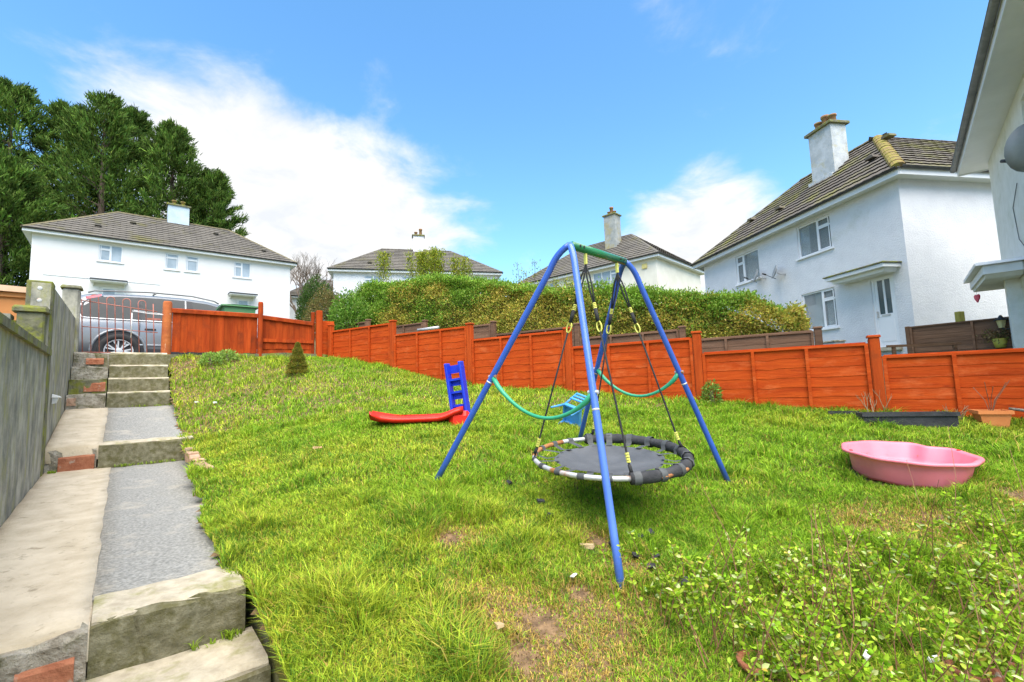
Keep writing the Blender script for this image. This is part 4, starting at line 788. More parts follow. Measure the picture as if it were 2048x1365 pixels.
for sg in (-1, 1):
    side_glass([(-.66, .26, .34), (-.62, .06, .60), (-.5, .03, .80), (-.3, .03, .86), (0, .03, .88), (.27, .03, .88)], 'side_window', M_CARG, sgn=sg)
    side_glass([(.36, .03, .88), (.7, .03, .88), (1.15, .03, .88)], 'side_window', M_CARG, sgn=sg)
    side_glass([(1.30, .03, .87), (1.6, .03, .86), (1.9, .03, .83), (2.15, .03, .76), (2.4, .03, .60), (2.62, .03, .3)], 'side_window', M_CARG, sgn=sg)
    for x in (.315, 1.225):
        m = MB(); m.add([side_pt(x+dx, f, .009, sg) for f in (.02, .6, .88) for dx in (-.045, .075 if x > 1 else .045)], [(0, 1, 3, 2), (2, 3, 5, 4)]); m.build('window_pillar', M_DARKP, car)
    MB().tube([side_pt(x, f, .012, sg) for x, f in ((-.3, .91), (-.5, .86), (-.63, .64), (-.68, .30), (-.62, .015), (-.3, -.01), (.4, -.01), (1.3, -.01), (2.0, -.01), (2.6, -.01))], .014, 6).build('window_trim', M_CHROME, car, True)
    MB().tube([(-.55, sg*.60, 1.64), (-.45, sg*.60, 1.69), (.5, sg*.61, 1.745), (1.3, sg*.60, 1.735), (1.75, sg*.585, 1.66), (1.85, sg*.58, 1.60)], .018, 6).tube([(.55, sg*.61, 1.68), (.62, sg*.61, 1.745)], .02, 6).build('roof_rail', M_GUTG, car, True)
    for x in (.52, 1.5):
        MB().bbox(x-.1, x+.1, sg*.945-.022, sg*.945+.022, .84, .875, .01).build('door_handle', M_DARKP, car)
    MB().box(.10, 2.3, sg*.955-.006, sg*.955+.006, .50, .525).build('side_trim', M_CHROME, car); MB().box(.44, 2.2, sg*.93-.03, sg*.93+.03, .26, .42).build('sill_cladding', M_DARKP, car)
    for x in (.335, 1.25): MB().box(x-.005, x+.005, sg*.951-.004, sg*.951+.004, .45, 1.0).build('door_seam', M_DARKP, car)
    for x in (0, 2.86):
        a = np.linspace(-.15, math.pi+.15, 19); R = .44; m = MB(); yy = sg*.958
        m.add([(x, yy, .36)]+[(x+R*math.cos(t), yy, .365+R*math.sin(t)) for t in a], [(0, i+1, i+2) for i in range(18)]); m.build('wheel_well_shade', M_DARKP, car)  # flat dark disc on the body stands in for wheel well shade
        m = MB(); m.tube([(x+(R+.015)*math.cos(t), yy, .365+(R+.015)*math.sin(t)) for t in a], .03, 8); m.build('arch_flare', M_CAR, car, True)
        wheel(car, x, sg*.90, .365, .245, sg)
    MB().bbox(2.05, 2.2, min(sg*.94, sg*1.12), max(sg*.94, sg*1.12), 1.0, 1.16, .04).build('wing_mirror', M_CAR, car)
    m = MB(); m.box(-1.0, -.86, min(sg*.60, sg*.82), max(sg*.60, sg*.82), .80, 1.05); m.build('rear_light', M_RED, car)
    MB().box(3.45, 3.70, min(sg*.50, sg*.80), max(sg*.50, sg*.80), .64, .78).build('headlight', M_CHROME, car)
MB().add([(2.80, -.72, 1.05), (2.80, .72, 1.05), (2.02, .56, 1.575), (2.02, -.56, 1.575)], [(0, 1, 2, 3)]).build('windscreen', M_CARG, car)
MB().add([(-1.03, -.5, 1.1), (-1.03, .5, 1.1), (-.84, .55, 1.52), (-.84, -.55, 1.52)], [(0, 3, 2, 1)]).build('rear_window', M_CARG, car)
# wheelie bin behind the board fence
bx, by = -6.1, 10.35; bz = hz(bx, by)+.05
o = thing('wheelie_bin', 'green wheelie bin with domed lid behind the red brown fence', 'bin', (bx, by, bz), math.atan2(.64, .77))
zt = 1.93-bz
MB().add([(-.22, -.24, .06), (.22, -.24, .06), (.22, .24, .06), (-.22, .24, .06), (-.30, -.34, zt), (.30, -.34, zt), (.30, .34, zt), (-.30, .34, zt)], [(0, 3, 2, 1), (4, 5, 6, 7), (0, 1, 5, 4), (1, 2, 6, 5), (2, 3, 7, 6), (3, 0, 4, 7)]).build('body', M_BINL, o)
m = MB(); rows = []
for i in range(7):
    x = -.36+.72*i/6
    for j in range(5):
        y = -.39+.78*j/4; rows.append((x, y, zt+.01+.085*(1-(x/.36)**2*.6)*(1-(y/.39)**2*.6)))
m.add(rows, [(i*5+j, (i+1)*5+j, (i+1)*5+j+1, i*5+j+1) for i in range(6) for j in range(4)]); m.box(-.36, .36, -.39, .39, zt+.002, zt+.03); m.build('lid', M_BINL, o)
for s_ in (-1, 1): MB().lathe([(0, -.03), (.1, -.03), (.1, .03), (0, .03)], 16, Matrix.Translation((s_*.25, .25, .1)) @ Matrix.Rotation(math.pi/2, 4, 'Y')).build('wheel', M_TYRE, o)
# orange clad store beyond the wall
o = thing('storage_shed', 'orange clad low shed with pale rounded roof edge behind the concrete wall', 'shed', mat=frame((-8.89, 8.0), math.atan2(.64, .77)) @ Matrix.Translation((0, 0, .08)))
zg = ROADZ(-8.89, 8.0); bm_ = MB(); bm_.box(-3.2, .55, 0, .8, zg-.6, 1.86); bm_.build('body', M_ORANGE, o)
pr = [(-3.3, 1.86), (.62, 1.84), (.74, 1.55), (.70, 1.72), (.60, 1.90), (.35, 1.98), (-.4, 2.03), (-3.3, 2.05)]
MB().prism([(-3.3, 1.93), (.35, 1.86), (.58, 1.78), (.68, 1.55), (.75, 1.55), (.70, 1.76), (.58, 1.88), (.35, 1.96), (-3.3, 2.05)], -.12, .92).build('roof_edge', M_PEACH, o)
MB().box(-3.25, .45, -.05, -.002, 1.78, 1.855).build('trim_board', M_ORANGE, o)

# ================================================================ garden toys
AN, AF = Vector((.405, 3.05, .93)), Vector((.905, 3.6, .945))
FEET = {'NL': (-.64, 3.55), 'NR': (.52, 2.5), 'FL': (.61, 4.75), 'FR': (1.71, 3.85)}
FZ = {k: hl(*v) for k, v in FEET.items()}
sw_ = thing('swing_frame', 'blue tubular swing frame with green crossbar and green braces on the lawn', 'swing', (0, 0, 0))
sw_.location = (.65, 3.4, hl(.65, 3.4)); SO = Vector(sw_.location)
bardir = (AF-AN).normalized()
LEGS = {}
for k, ap in (('NL', AN), ('NR', AN), ('FL', AF), ('FR', AF)):
    f = Vector((*FEET[k], FZ[k]-.06)); t = (ap-f).normalized(); q = f+(ap-f)*.90
    outv = (f-ap); outv.z = 0; outv.normalize(); q = q+outv*.035+Vector((0, 0, .01))
    c = q+(q-f).normalized()*.10
    pts = [f+(q-f)*(i/6) for i in range(7)]
    for i in range(1, 7):
        u = i/6; pts.append((1-u)**2*q+2*u*(1-u)*(c+Vector((0, 0, .035)))+u*u*ap)
    LEGS[k] = (f, q)
    leg = MB().tube([p-SO for p in pts], .022, 12).build('leg', M_BLUEB if k == 'NR' else M_BLUE, sw_, True)
    u = .52; p = f+(q-f)*u; MB().tube([p-(q-f).normalized()*.006-SO, p+(q-f).normalized()*.006-SO], .0228, 12).build('leg_joint', M_GALV, leg, True)
sd_ = bardir.cross(Vector((0, 0, 1)))
bar_ = MB().tube([AN+bardir*.03-SO, AF-bardir*.02-SO], .029, 14).build('crossbar', M_GREEND, sw_, True)
for t in (.11, .17, .84, .91):
    p = AN+(AF-AN)*t-SO; MB().lathe([(0, .034), (.008, .034), (.009, .028)], 8, Matrix.Translation(p) @ sd_.to_track_quat('Z', 'Y').to_matrix().to_4x4()).build('bolt', M_DARKP, bar_)
for a, b in (('NL', 'NR'), ('FL', 'FR')):
    p = LEGS[a][0]+(LEGS[a][1]-LEGS[a][0])*.545; q = LEGS[b][0]+(LEGS[b][1]-LEGS[b][0])*.575
    pts = []; 
    for i in range(17):
        u = i/16; pts.append(p.lerp(q, u)+Vector((0, 0, -.215*math.sin(math.pi*u)**.75)))
    br = MB().tube([x-SO for x in pts], [.012+.010*abs(2*i/16-1)**4 if 0 < i < 16 else .018 for i in range(17)], 10).build('brace', M_GREEN, sw_, True)
    for e, d_ in ((p, q-p), (q, p-q)):
        MB().lathe([(.012, -.034), (.012, .034), (0, .036)], 8, Matrix.Translation(e-SO) @ sd_.to_track_quat('Z', 'Y').to_matrix().to_4x4()).build('bolt', M_GALV, br)
# nest swing
NC = Vector((.655, 3.37, -.50)); NEST = Matrix(((1, 0, 0, NC.x), (0, 1, 0, NC.y), (0, .115, 1, NC.z), (0, 0, 0, 1)))
ns_ = thing('nest_swing', 'round black nest swing with grey mat hanging on four ropes', 'nest swing', NC)
tilt = lambda x, y, z=0.: Vector((x, y, z+.115*y))
R_ = .525
def arc(a0, a1, r, n=28): return [tilt(r*math.cos(math.radians(a0+(a1-a0)*i/n)), r*math.sin(math.radians(a0+(a1-a0)*i/n))) for i in range(n+1)]
MB().tube(arc(178, 272, R_), .0165, 10).build('bare_rim', M_GALV, ns_, True); MB().tube(arc(122, 178, R_), .0165, 10).build('rusty_rim', M_RUST, ns_, True); MB().tube(arc(98, 122, R_), .0165, 10).build('bare_rim', M_GALV, ns_, True)
fa = arc(-88, 100, R_, 44); MB().tube(fa, [.036+random.uniform(-.005, .004) for _ in fa], 12).build('foam_sleeve', M_BLACK, ns_, True)
for a, b in ((-70, -58), (-47, -39)):
    aa = arc(a, b, R_+.026, 5); MB().tube([p+Vector((0, 0, -.002)) for p in aa], [.004, .013, .015, .014, .012, .004], 8).build('exposed_rust', M_RUST, ns_, True)
m = MB(); rr = [0, .1, .2, .28, .34, .375]; nn = 40; vs = [tilt(0, 0, -.075)]
for r in rr[1:]:
    for k in range(nn):
        a = 2*math.pi*k/nn; q = r*(1+(.03*math.cos(8*a) if r > .35 else 0)); vs.append(tilt(q*math.cos(a), q*math.sin(a), -.075+.065*(r/.4)**2+.006*math.sin(5*a)*r/.4))
fs = [(0, 1+k, 1+(k+1) % nn) for k in range(nn)]+[(1+i*nn+k, 1+(i+1)*nn+k, 1+(i+1)*nn+(k+1) % nn, 1+i*nn+(k+1) % nn) for i in range(len(rr)-2) for k in range(nn)]
m.add(vs, fs); m.build('mat', M_MAT, ns_, True)
for k in range(20):
    a = math.radians(18*k+6); c, s_ = math.cos(a), math.sin(a); tv = Vector((-s_, c, 0))*.023; bare = 98 < (18*k+6) % 360 < 272
    rr_ = .021 if bare else .042; pts = [tilt(c*.355, s_*.355, -.016), tilt(c*.44, s_*.44, -.03 if k % 2 else -.012)]
    pts += [tilt(c*(R_-rr_*math.cos(q)), s_*(R_-rr_*math.cos(q)), rr_*math.sin(q)) for q in np.linspace(-.5, math.pi*1.55, 8)]
    m = MB(); m.add([p+d for p in pts for d in (-tv, tv)], [(2*i, 2*i+1, 2*i+3, 2*i+2) for i in range(len(pts)-1)]); m.build('strap', M_STRAP, ns_, True)
e1 = Vector((.67, .74, 0)); e2 = Vector((-.74, .67, 0))
HK = {-1: AN+(AF-AN)*.245+Vector((0, 0, -.03)), 1: AN+(AF-AN)*.82+Vector((0, 0, -.03))}
for s1 in (-1, 1):
    h = HK[s1]-NC
    MB().bbox(-.008, .008, -.013, .013, -.075, .0, .005, Matrix.Translation(h) @ Matrix.Rotation(.83, 4, 'Z')).build('hanger_clip', M_YEL, ns_)
    for s2 in (-1, 1):
        c = (e1*s1+e2*s2)*.3712; c = tilt(c.x, c.y, .015); top_ = h+Vector((0, 0, -.08)); d = c-top_; u = d.normalized(); sv = u.cross(e1).normalized()
        kp = top_+d*.33; 
        MB().tube([top_, top_+d*.06+sv*.012, top_+d*.13+sv*.012, top_+d*.24], .006, 6).tube([top_, top_+d*.06-sv*.012, top_+d*.13-sv*.012, top_+d*.24], .006, 6).build('rope', M_ROPE, ns_, True)
        MB().tube([top_+d*.235, top_+d*.30], .013, 8).build('rope_sleeve', M_ROPE, ns_, True)
        kc = top_+d*.325
        MB().tube([kc+u*.038*math.cos(t)+sv*.018*math.sin(t) for t in np.linspace(0, 2*math.pi, 13)], .0055, 6).build('carabiner', M_YEL, ns_, True)
        MB().tube([top_+d*.35, top_+d*.65, top_+d*.97, c], .0065, 6).build('rope', M_ROPE, ns_, True)
        m = MB()
        for j in range(4): m.tube([top_+d*(.905+.011*j), top_+d*(.913+.011*j)], .013, 8)
        m.build('yellow_marker', M_YEL, ns_)
        m = MB()
        for j in range(4): m.tube([top_+d*(.205+.008*j), top_+d*(.210+.008*j)], .013, 8)
        m.build('yellow_marker', M_YEL, ns_)
        MB().tube([top_+d*.955, c+Vector((0, 0, .02))], .011, 8).build('rope_sleeve', M_ROPE, ns_, True)
# toddler slide
sx, sy = -1.02, 5.25; sl_ = thing('toddler_slide', 'red plastic slide chute lying on the grass with upright blue ladder', 'slide', (sx, sy, hl(sx, sy)), .06)
m = MB(); vs = []; NSX = 22
for i in range(NSX+1):
    t = i/NSX; x = -.56+1.02*t; zc_ = .035+.05*(1-min(1, t/.35))**2+.11*max(0, (t-.72)/.28)**1.6*(1-.35*max(0, (t-.9)/.1)); wd = .16*(1-.55*max(0, .12-t)/.12); dp = .085-.015*math.sin(math.pi*t)
    for q in np.linspace(-1, 1, 9): vs.append((x, q*wd, zc_+dp*abs(q)**3-.02))
    for q in np.linspace(1.12, -1.12, 9): vs.append((x, q*wd, zc_+dp*min(1, abs(q))**3-.035-.05*(abs(q) > 1)))
k = 18; fs = [(i*k+j, (i+1)*k+j, (i+1)*k+(j+1) % k, i*k+(j+1) % k) for i in range(NSX) for j in range(k)]+[tuple(range(k-1, -1, -1)), tuple(NSX*k+j for j in range(k))]
m.add(vs, fs); m.build('chute', M_RED, sl_, True)
MB().bbox(.30, .54, -.16, .14, -.05, .12, .05).build('foot', M_RED, sl_)
LM = Matrix.Translation((.44, -.01, .06)) @ Matrix.Rotation(math.radians(-7), 4, 'Y') @ Matrix.Rotation(math.radians(-22), 4, 'Z')
ld = MB()
for s_ in (-1, 1): ld.bbox(s_*.085-.016, s_*.085+.016, -.075, .03, 0, .60, .008, LM)
z = 0
for a, b in ((0, .12), (.19, .27), (.34, .41), (.48, .57)): ld.box(-.07, .07, .0, .022, a, b, LM)
ld = ld.build('ladder', M_BLUEP, sl_)
for z in (.12, .27, .41): MB().box(-.069, .069, -.045, -.001, z-.012, z+.012, LM).build('rung', M_BLUEP, ld)
# toppled chair
cx_, cy_ = .66, 5.35; CHM = Matrix.Translation((cx_, cy_, hl(cx_, cy_)+.13)) @ Matrix.Rotation(math.radians(-42), 4, 'Z') @ Matrix.Rotation(math.radians(18), 4, 'Y') @ Matrix.Rotation(math.radians(-72), 4, 'X') @ Matrix.Rotation(math.pi, 4, 'Z') @ Matrix.Scale(.82, 4)
ch = thing('child_chair', 'small sky blue plastic chair toppled on the grass behind the swing', 'chair', mat=CHM)
MB().bbox(-.14, .14, -.14, .14, -.012, .012, .008).build('seat', M_CHAIR, ch)
m = MB(); m.box(-.14, .14, -.14, -.12, -.05, -.013); m.box(-.14, .14, .12, .14, -.05, -.013); m.box(-.14, -.12, -.119, .119, -.05, -.013); m.box(.12, .14, -.119, .119, -.05, -.013); m.build('seat_frame', M_CHAIR, ch)
for sx_ in (-1, 1):
    for sy_ in (-1, 1): MB().tube([(sx_*.125, sy_*.125, -.015), (sx_*.17, sy_*.16, -.27)], [.018, .012], 8).build('leg', M_CHAIR, ch, True)
    MB().tube([(sx_*.13, .13, 0), (sx_*.14, .18, .27)], .014, 8).build('back_post', M_CHAIR, ch, True)
for z in (.12, .19, .26): MB().bbox(-.14, .14, .15+z*.1, .165+z*.1, z-.02, z+.02, .006).build('back_slat', M_CHAIR, ch)
# pink shell pool
PX, PY = 2.92, 3.6; PZ = hl(PX, PY)-.005
pool = thing('shell_pool', 'pink plastic shell paddling pool lying tilted on the lawn', 'paddling pool', (PX, PY, PZ)); pool.rotation_euler = (math.radians(6.2), math.radians(-1.), .1); pool.scale = (.79, .79, .84)
def shell_r(a):
    r = .50*(1+.018*math.cos(9*a)); d = (a-math.radians(25)+math.pi) % (2*math.pi)-math.pi
    return r*(1-.10*math.exp(-(d/.16)**2)+.04*math.exp(-((abs(d)-.33)/.14)**2))
m = MB(); nn = 72; prof = [(.62, .01, 0), (.80, .0, 0), (.86, .03, 1), (.92, .17, 1), (.93, .188, 1), (1.03, .190, 1), (1.035, .205, 1), (1.02, .215, 1), (.95, .213, 1), (.925, .20, 1), (.84, .07, 1), (.78, .035, 0), (.4, .03, 0), (.02, .032, 0)]
vs = []
for f_, z, _ in prof:
    for k in range(nn):
        a = 2*math.pi*k/nn; r = shell_r(a)*f_; rib = .006*math.cos(9*a)*(z < .05 and f_ > .3); vs.append((r*math.cos(a), r*math.sin(a), z+rib+(.02*math.sin(a-2.2) if z > .15 else 0)))
fs = [(i*nn+k, i*nn+(k+1) % nn, (i+1)*nn+(k+1) % nn, (i+1)*nn+k) for i in range(len(prof)-1) for k in range(nn)]
m.add(vs, fs); m.build('basin', M_PINK, pool, True)
for a in (math.radians(168), math.radians(-4)):
    r = shell_r(a)*.98; MB().lathe([(0, .006), (.014, .006), (.016, 0)], 10, Matrix.Translation((r*math.cos(a), r*math.sin(a), .214+.02*math.sin(a-2.2)))).build('plug_hole', M_RED, pool)
# planters
def trough(name, label, x, y, L, Wd, Hh, rz, mat, z=None):
    o = thing(name, label, 'planter', (x, y, z if z is not None else hl(x, y)-.04), rz); t = .015
    m = MB(); m.box(-L/2, L/2, -Wd/2, -Wd/2+t, 0, Hh); m.box(-L/2, L/2, Wd/2-t, Wd/2, 0, Hh); m.box(-L/2, -L/2+t, -Wd/2+t, Wd/2-t, 0, Hh); m.box(L/2-t, L/2, -Wd/2+t, Wd/2-t, 0, Hh); m.build('body', mat, o)
    m = MB(); m.box(-L/2-.015, L/2+.015, -Wd/2-.018, -Wd/2-.001, Hh-.03, Hh+.008); m.build('rim', mat, o)
    MB().box(-L/2+t, L/2-t, -Wd/2+t, Wd/2-t, Hh-.06, Hh-.05).build('soil', M_LAWN, o); return o
trough('black_trough', 'long black plastic trough planter in long grass behind the pink pool', 4.05, 4.95, .78, .24, .17, -.35, M_BLACK)
trough('black_trough', 'small black plastic tray half hidden in grass at the orange fence foot', 3.80, 5.52, .26, .2, .09, -.5, M_BLACK)
px_, py_ = 4.78, 4.78; o = thing('terracotta_pot', 'square orange terracotta pot by the orange fence', 'plant pot', (px_, py_, hl(px_, py_)-.03), -.5)
MB().add([(-.085, -.085, 0), (.085, -.085, 0), (.085, .085, 0), (-.085, .085, 0), (-.115, -.115, .17), (.115, -.115, .17), (.115, .115, .17), (-.115, .115, .17)], [(0, 3, 2, 1), (0, 1, 5, 4), (1, 2, 6, 5), (2, 3, 7, 6), (3, 0, 4, 7)]).build('body', M_TERRA, o)
m = MB(); m.box(-.13, .13, -.13, -.11, .165, .20); m.box(-.13, .13, .11, .13, .165, .20); m.box(-.13, -.11, -.109, .109, .165, .20); m.box(.11, .13, -.109, .109, .165, .20); m.build('rim', M_TERRA, o); MB().box(-.11, .11, -.11, .11, .14, .15).build('soil', M_LAWN, o)
P = np.zeros((8, 3)); m = MB()
for k in range(6): a = random.uniform(0, 6.28); m.tube([(0, 0, .14), (.05*math.cos(a), .05*math.sin(a), .3), (.16*math.cos(a), .16*math.sin(a), .42+.1*random.random())], .003, 4)
m.build('dry_stems', M_TWIG, o)
o = MB().tube([(4.9, 4.72, hl(4.9, 4.72)+.19), (5.25, 4.35, hl(5.25, 4.35)+.16), (5.7, 3.95, hl(5.7, 3.95)+.12)], .014, 8).build('white_rail', M_STONE, None, True); tag(o, 'pale thin rail slanting down from the terracotta pot into the grass', 'rail')
for k, (x, y) in enumerate(((5.0, 4.42), (5.18, 4.22))):
    z = hl(x, y); o = thing('magenta_plant', 'low magenta flowering plant below the pale rail', 'plant', (x, y, z), 0, 'magenta plants by the rail'); n = 350
    P = RNG.normal(0, .055, (n, 3))+[0, 0, .10]; P[:, 2] = np.abs(P[:, 2]); leaves('flowers', P, RNG.normal(size=(n, 3))+[0, 0, 1], .035, .02, jcol(n, [(.50, .02, .17), (.62, .08, .30), (.16, .05, .06)], [3, 2, 1]), LEAF, o)
    P = RNG.normal(0, .08, (200, 3))+[0, 0, .05]; P[:, 2] = np.abs(P[:, 2]); leaves('leaves', P, RNG.normal(size=(200, 3))+[0, 0, 1], .05, .025, jcol(200, [(.12, .2, .05)], [1]), LEAF, o)
o = lawn_slab = MB().bbox(-.35, .35, -.3, .3, -.05, .02, .015).build('paving_slab', M_CONC); o.location = (4.35, 3.55, hl(4.35, 3.55)+.015); o.rotation_euler = (.05, -.03, .5); tag(o, 'pale paving slab in the grass beside the pink pool', 'slab')
# small litter
def bit(name, label, cat, x, y, size, mat, rz=0., dz=.03, group=None):
    m = MB(); a, b, c = size; m.box(-a/2, a/2, -b/2, b/2, -c/2, c/2, None, min(size)*.3); o = m.build(name, mat); o.location = (x, y, hl(x, y)+dz); o.rotation_euler = (random.uniform(-.3, .3), random.uniform(-.3, .3), rz); return tag(o, label, cat, group)
M_LITL = pm('dry_leaf', (.48, .25, .11), (.62, .42, .26), 9, .8)
bit('wood_stick', 'short pale stick of wood on the grass under the nest swing', 'stick', .40, 2.86, (.075, .022, .02), M_WOOD, -.4, .025)
bit('wood_chip', 'flat wooden chip in the bare patch near the lowest lawn edge', 'wood chip', -.1, 2.2, (.03, .07, .012), M_WOOD, .3, .03)
bit('litter_scrap', 'crumpled orange and white scrap on the lawn near the path', 'litter', -1.95, 4.7, (.08, .04, .02), M_LITL, .3, .04)
for k, (x, y) in enumerate([(-4.55, 7.2), (-4.9, 7.3)]): bit('white_stone', 'small white stone on the grass below the red brown board fence', 'stone', x, y, (.05, .035, .025), M_WHITE, .5, .035, 'white stones below the board fence')
for k, (x, y) in enumerate([(.20, 3.1), (.16, 3.32), (.75, 2.98), (.83, 3.05), (.66, 2.78), (.78, 2.8), (.72, 2.68), (.85, 2.55), (-.05, 3.6), (.55, 2.9)]):
    m = MB(); m.box(-.022, .022, -.015, .015, -.01, .012, None, .008); o = m.build('foam_scrap', M_BLACK); o.location = (x, y, hl(x, y)+.03); o.rotation_euler = (random.random(), random.random(), random.random()*3); tag(o, 'torn scrap of black foam in the grass under the nest swing', 'foam scrap', 'foam scraps under the swing')
bit('white_scrap', 'small white scrap on the bare earth near the front swing leg', 'litter', .28, 2.55, (.035, .02, .006), M_WHITE, .8, .04)
M_SACK = M_WHITE
for k, (x, y) in enumerate([(1.66, 2.02), (1.42, 2.06)]): bit('white_wrapper', 'torn white wrapper caught among the leafy shrub stems', 'litter', x, y, (.04, .018, .012), M_WHITE, .6*k, .06, 'white wrappers in the shrub')
for k, (x, y) in enumerate([(.98, 2.08), (1.78, 1.98), (1.95, 2.02)]):
    o = thing('broken_pot', 'broken terracotta plant pot half hidden among leafy shrubs', 'plant pot', (x, y, hl(x, y)-.09), k*2., 'broken pots in the shrub'); m = MB(); a = np.linspace(0, 4.4, 12)
    vs = [(r*math.cos(t), r*math.sin(t), z) for r, z in ((.07, 0), (.10, .15), (.112, .15), (.112, .18), (.09, .18), (.062, .02)) for t in a]; m.add(vs, [(i*12+j, i*12+j+1, (i+1)*12+j+1, (i+1)*12+j) for i in range(5) for j in range(11)]); m.build('shard', M_BRICK, o, True); o.scale = (.75, .75, .75)

# ================================================================ vegetation
def cone_dirs(n, up=.6): 
    d = RNG.normal(size=(n, 3)); d[:, 2] = d[:, 2]*.5+up; return d
# small golden conifer on the lawn
x, y = -3.76, 8.2; z = hl(x, y); o = thing('dwarf_conifer', 'small golden green cone shaped conifer on the lawn', 'conifer', (x, y, z))
MB().tube([(0, 0, -.03), (.01, 0, .3), (0, 0, .5)], [.02, .012, .004], 6).build('trunk', M_BARK, o)
n = 6500; hh = RNG.uniform(0, 1, n)**1.15; rad = .155*(1-hh)**.75*(.75+.3*RNG.random(n)**.4)*(1+.18*np.sin(hh*26+RNG.uniform(0, 6, n)*.4)); a = RNG.uniform(0, 6.283, n)
P = np.stack([rad*np.cos(a), rad*np.sin(a), .02+hh*.53], 1); D = np.stack([np.cos(a)*.7, np.sin(a)*.7, np.full(n, .9)], 1)+RNG.normal(0, .3, (n, 3))
leaves('crown', P, D, .035, .012, jcol(n, [(.24, .25, .03), (.34, .28, .045), (.15, .19, .03), (.36, .23, .07)], [4, 3, 3, 1.2]), LEAF, o)
# hedge
def hedge_top(t): return 2.55-.35*t-.16*np.clip((1.2-t)/1.5, 0, 1)+.26*np.exp(-((t+.45)/.75)**2)
hd = thing('hedge', 'long clipped hedge, green above and golden brown below, behind the brown fence', 'hedge', (*fp(.5, 2.9), hz(*fp(.5, 2.9))))
HOX, HOY, HOZ = hd.location
T0, T1 = -2.15, 3.62
def hedge_pts(n):
    out = []; part = RNG.choice(3, n, p=[.62, .30, .08]); t = RNG.uniform(T0, T1, n); v = RNG.uniform(0, 1, n)
    endr = np.clip((T1-t)/.35, 0, 1)**.5; endl = np.clip((t-T0)/.3, 0, 1)**.5
    ztop = hedge_top(t)*1.-.55*(1-endr)-.5*(1-endl); fx, fy = -2.403+1.648*t, 9.45-1.0036*t
    zb = H0(fx+.52*2.9, fy+.854*2.9)-.05
    off = np.where(part == 0, 2.3, np.where(part == 1, 2.3+1.25*RNG.random(n), 2.3+1.25*RNG.random(n)))
    t = np.where(part == 2, np.where(RNG.random(n) < .7, T1, T0), t); ztop2 = np.where(part == 2, hedge_top(t)-.25, ztop)
    vv = np.where(part == 1, 1.0, np.where(RNG.random(n) < .18, .86+.16*v, v)); z = zb+(ztop2-zb)*vv
    bump = (fbm(t*2.4+9, z*2.0+3, 3)-.5); fine = (fbm(t*9+2, z*9, 2)-.5)
    off = off-np.where(part == 0, bump*.55+fine*.2, 0)+np.where(part == 0, .10*np.clip(vv-.85, 0, 1)/.15, 0); z = z+np.where(part == 1, (fbm(t*3, off*3, 3)-.4)*.32+fine*.2, 0)
    t = t+np.where(part == 2, (fbm(off*3, z*3)-.5)*.2, 0)
    jit = RNG.normal(0, .045, (n, 3)); fx, fy = -2.403+1.648*t+.52*off, 9.45-1.0036*t+.854*off
    P = np.stack([fx, fy, z], 1)+jit
    Nn = np.where((part == 0)[:, None], np.array([[-.52, -.854, .35]]), np.where((part == 1)[:, None], np.array([[0, -.2, 1.]]), np.array([[.8, -.4, .3]])))
    return P, Nn, t, vv, part, z
n = 150000; P, Nn, t, vv, part, z = hedge_pts(n)
f1 = fbm(t*1.7+4, vv*2.3+1, 3); brown = np.clip((f1-.40)*5+(.72-vv)*1.5-1.9*np.exp(-((t+1.75)/.5)**2)+.25, 0, 1)*(part != 1)
green = jcol(n, [(.17, .30, .03), (.24, .38, .045), (.11, .21, .025), (.33, .44, .10)], [4, 3, 2, 1.2]); br = jcol(n, [(.42, .36, .06), (.34, .31, .05), (.52, .41, .11), (.26, .33, .05)], [3, 3, 1.5, 2])
col = np.clip(np.where((RNG.random(n) < brown)[:, None], br, green)*1.18, 0, .9)
leaves('foliage', P-[HOX, HOY, HOZ], Nn*.6+RNG.normal(0, .6, (n, 3))+[0, 0, .3], RNG.uniform(.035, .075, n), RNG.uniform(.018, .034, n), col, LEAF, hd)
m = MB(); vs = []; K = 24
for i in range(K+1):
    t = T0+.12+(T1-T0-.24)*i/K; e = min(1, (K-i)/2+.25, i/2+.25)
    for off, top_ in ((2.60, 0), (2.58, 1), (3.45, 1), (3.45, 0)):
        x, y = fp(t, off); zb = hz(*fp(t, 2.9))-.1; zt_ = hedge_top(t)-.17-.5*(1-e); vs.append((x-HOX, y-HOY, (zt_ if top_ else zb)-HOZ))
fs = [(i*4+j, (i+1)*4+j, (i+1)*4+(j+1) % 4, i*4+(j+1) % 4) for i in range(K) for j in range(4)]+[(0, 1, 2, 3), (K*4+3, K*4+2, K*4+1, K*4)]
m.add(vs, fs).build('shade_core', pm('hedge_shade', (.10, .10, .03), (.16, .14, .05), 14, .95, .8, 30), hd)  # solid dark core closing the gaps; the hedge's inner shade is in its colour
